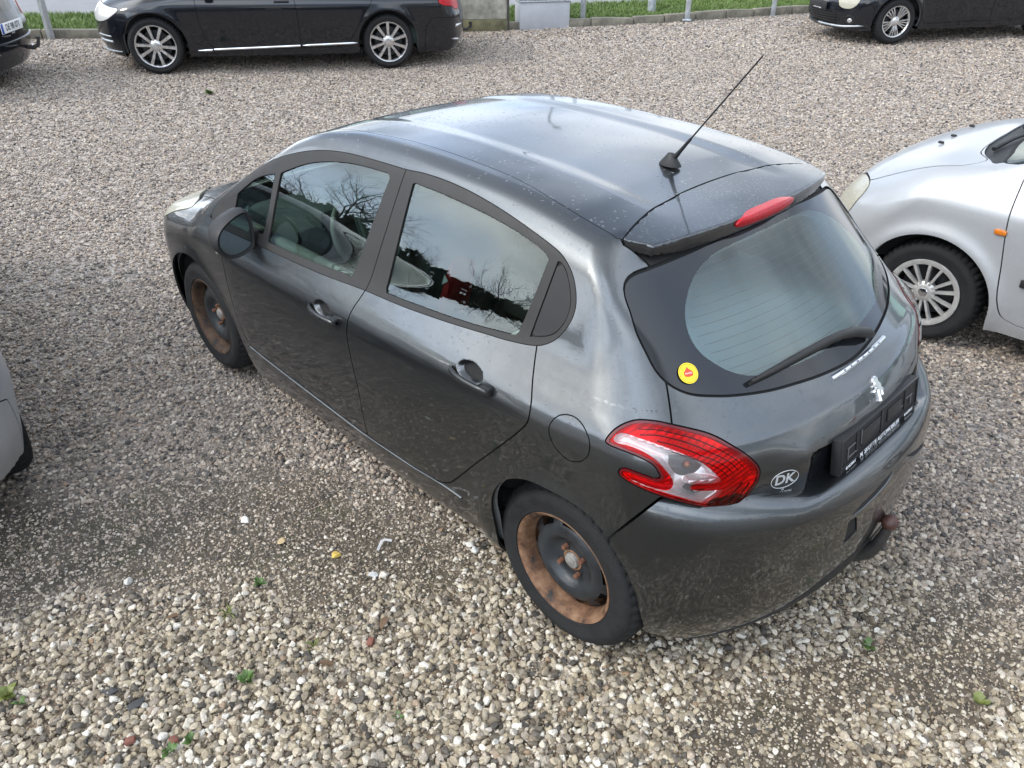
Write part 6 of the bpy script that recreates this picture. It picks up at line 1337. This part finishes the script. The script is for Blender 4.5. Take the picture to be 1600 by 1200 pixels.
# single stones, weeds and litter that stand out on the ground
def ground_pt(x, y, dz=0): return Vector((x, y, float(terr(x, y))+float(relief(np.array([[x, y]]))[0])-.012+dz))
def stone(x, y, r_, col, label, k, flat=1.):
    o = bpy.data.objects.new('loose_stone', pebble_mesh(k, 3)); COL.objects.link(o); o.data.materials.append(simple('stone', col, .7, bump=.3, bscale=5, var=.25, vscale=2.)); o.location = ground_pt(x, y, r_*.42); o.scale = (r_, r_, r_*flat); o.rotation_euler = (.1, .1, k*1.3); tag(o, label, 'stone', 'loose stones on the muddy patch'); return o
stone(1.305, 1.308, .026, (.62, .60, .57), 'smooth white stone lying on the dark compacted mud', 3); stone(.872, 1.147, .021, (.52, .36, .08), 'ochre yellow stone on the edge of the mud', 5, .9)
stone(1.297, 1.795, .021, (.50, .48, .44), 'pale grey stone on the mud towards the left edge', 2); stone(.546, .727, .022, (.56, .53, .47), 'cream stone beside a grey one near the rear door sill', 7); stone(.512, .733, .019, (.48, .47, .44), 'grey stone touching a cream one near the rear wheel', 9)
stone(1.089, 1.263, .020, (.45, .34, .19), 'tan stone lying by itself on the mud', 4); stone(.659, 1.07, .020, (.55, .50, .42), 'beige stone below the white strip on the mud', 1); stone(.686, 1.104, .019, (.46, .46, .45), 'flat light grey stone near the white strip', 8, .8)
stone(.738, 1.989, .032, (.035, .036, .037), 'flat black stone among the pale pebbles', 6, .45); stone(.850, 2.027, .030, (.04, .04, .042), 'dark slate pebble beside the flat black stone', 10, .4)
def strip_of(pts, w, m, name, label, cat):
    bm = bmesh.new(); vs = []
    for i, p in enumerate(pts):
        p = Vector(p); d = (Vector(pts[min(i+1, len(pts)-1)])-Vector(pts[max(i-1, 0)])).normalized(); s_ = Vector((-d.y, d.x, 0))*w; vs.append((bm.verts.new(p-s_), bm.verts.new(p+s_+Vector((0, 0, .003)))))
    for a, b in zip(vs, vs[1:]): bm.faces.new((a[0], b[0], b[1], a[1]))
    bmesh.ops.solidify(bm, geom=list(bm.faces), thickness=.0012); o = bmobj(name, bm, m, None, True); tag(o, label, cat); return o
strip_of([ground_pt(.776, 1.016, .012), ground_pt(.789, .995, .016), ground_pt(.800, .976, .020), ground_pt(.797, .962, .020), ground_pt(.779, .944, .014)], .0055, simple('white_plastic', (.75, .75, .74), .5), 'plastic_strip', 'thin bent white plastic strip lying on the mud', 'litter')
leafm = simple('weed_leaf', (.055, .105, .020), .5, var=.35, vscale=30); leafy = simple('weed_leaf_yellow', (.13, .15, .035), .5, var=.3, vscale=30); brown = simple('dead_leaf', (.11, .065, .035), .8, var=.4, vscale=30); brickm = simple('brick_chip', (.17, .065, .045), .85, bump=.3, bscale=30, var=.3)
def weed(x, y, r_, m, label, seed, n=10, grassy=False):
    rr = np.random.default_rng(seed); root = ground_pt(x, y, .012); V, F = [], []
    for i in range(n):
        a = rr.uniform(0, 6.28); ln = r_*rr.uniform(.5, 1.1); w = ln*(.07 if grassy else rr.uniform(.24, .36)); el = rr.uniform(.3, 1.1); d = np.array([math.cos(a)*math.cos(el), math.sin(a)*math.cos(el), math.sin(el)]); s_ = np.array([-math.sin(a), math.cos(a), 0]); p = rr.uniform(-.15, .15, 3)*r_*np.array([1, 1, .2])
        j = len(V); q = p+d*ln*.55; t = p+d*ln-np.array([0, 0, .25*ln]); V += [p-s_*w*.15, p+s_*w*.15, q-s_*w, q+s_*w, q-np.array([0, 0, .06*ln]), t]; F += [(j, j+1, j+4), (j, j+4, j+2), (j+1, j+3, j+4), (j+2, j+4, j+5), (j+4, j+3, j+5)]
    o = mobj('weed', np.array(V), np.array(F), m, None, None, False); o.location = root; tag(o, label, 'weed', 'small weeds growing in the gravel')
weed(.875, 1.6, .055, leafy, 'spiky yellow-green grass tuft at the lower edge of the mud', 1, 16, True); weed(.94, 1.443, .035, leafm, 'small green sprig on the mud below the white stone', 2); weed(.578, 1.687, .042, leafm, 'round green weed among the pale pebbles below the grass tuft', 3, 14)
weed(.495, 1.913, .036, leafm, 'small green weed beside the flat black stone', 4, 9); weed(.504, 1.979, .036, leafm, 'lowest green weed near the bottom edge', 5, 11); weed(1.054, 2.278, .055, leafy, 'yellow-green weed in the pebbles at the left edge', 6, 12); weed(1.0, 2.256, .03, leafm, 'small green sprig near the left edge weed', 7, 7)
weed(.123, 1.41, .032, leafm, 'two-leaved green seedling in the middle of the pale pebbles', 8, 5); weed(-1.139, .025, .045, leafy, 'green weed in the soil at the lower right corner', 9, 12); weed(-.786, .065, .04, leafm, 'green weed behind the rear bumper', 10, 10); weed(.544, 1.452, .045, leafy, 'thin grass tuft among dead stalks at the edge of the mud', 11, 12, True)
weed(8.48, -2.04, .09, leafm, 'low green moss tuft in the far gravel before the estate car', 12, 14)
def leaf(x, y, r_, m, label, rz):
    bm = bmesh.new(); pts = [(-1, 0), (-.5, .42), (.1, .5), (.65, .3), (1, 0), (.65, -.3), (.1, -.5), (-.5, -.42)]; mid = [bm.verts.new((t, 0, .12-.25*abs(t))) for t in (-1, -.5, .1, .65, 1)]; up_ = [bm.verts.new((a*r_/r_, b, .22*abs(b))) for a, b in pts[1:4]]; dn = [bm.verts.new((a, b, .15*abs(b))) for a, b in pts[5:][::-1]]
    for side_ in (up_, dn):
        bm.faces.new((mid[0], side_[0], mid[1])); bm.faces.new((mid[1], side_[0], side_[1], mid[2])); bm.faces.new((mid[2], side_[1], side_[2], mid[3])); bm.faces.new((mid[3], side_[2], mid[4]))
    o = bmobj('dead_leaf', bm, m, None, True); o.location = ground_pt(x, y, .022); o.scale = (r_, r_, r_); o.rotation_euler = (.2, .1, rz); tag(o, label, 'leaf', 'dead leaves on the gravel')
leaf(.447, 1.463, .030, brown, 'brown dead leaf among the pale pebbles below the mud', .5); leaf(.455, 1.218, .030, brown, 'dark red-brown dead leaf near the rear wheel', 2.1); leaf(1.0, 1.75, .026, brown, 'curled brown leaf at the left part of the mud', 1.1)
for k, (x, y, l_) in enumerate(((.529, 1.954, 'red brick chip near the bottom edge weeds'), (.62, 2.05, 'small red brick chip left of the bottom weeds'), (.42, 1.30, 'red brick chip in the pebbles right of the dead leaf'))):
    o = boxobj('brick_chip', (0, 0, 0), (.032, .024, .018), brickm, None, None, .006); o.location = ground_pt(x, y, .016); o.rotation_euler = (.2, .15, k*1.1); tag(o, l_, 'brick chip', 'red brick chips in the gravel')
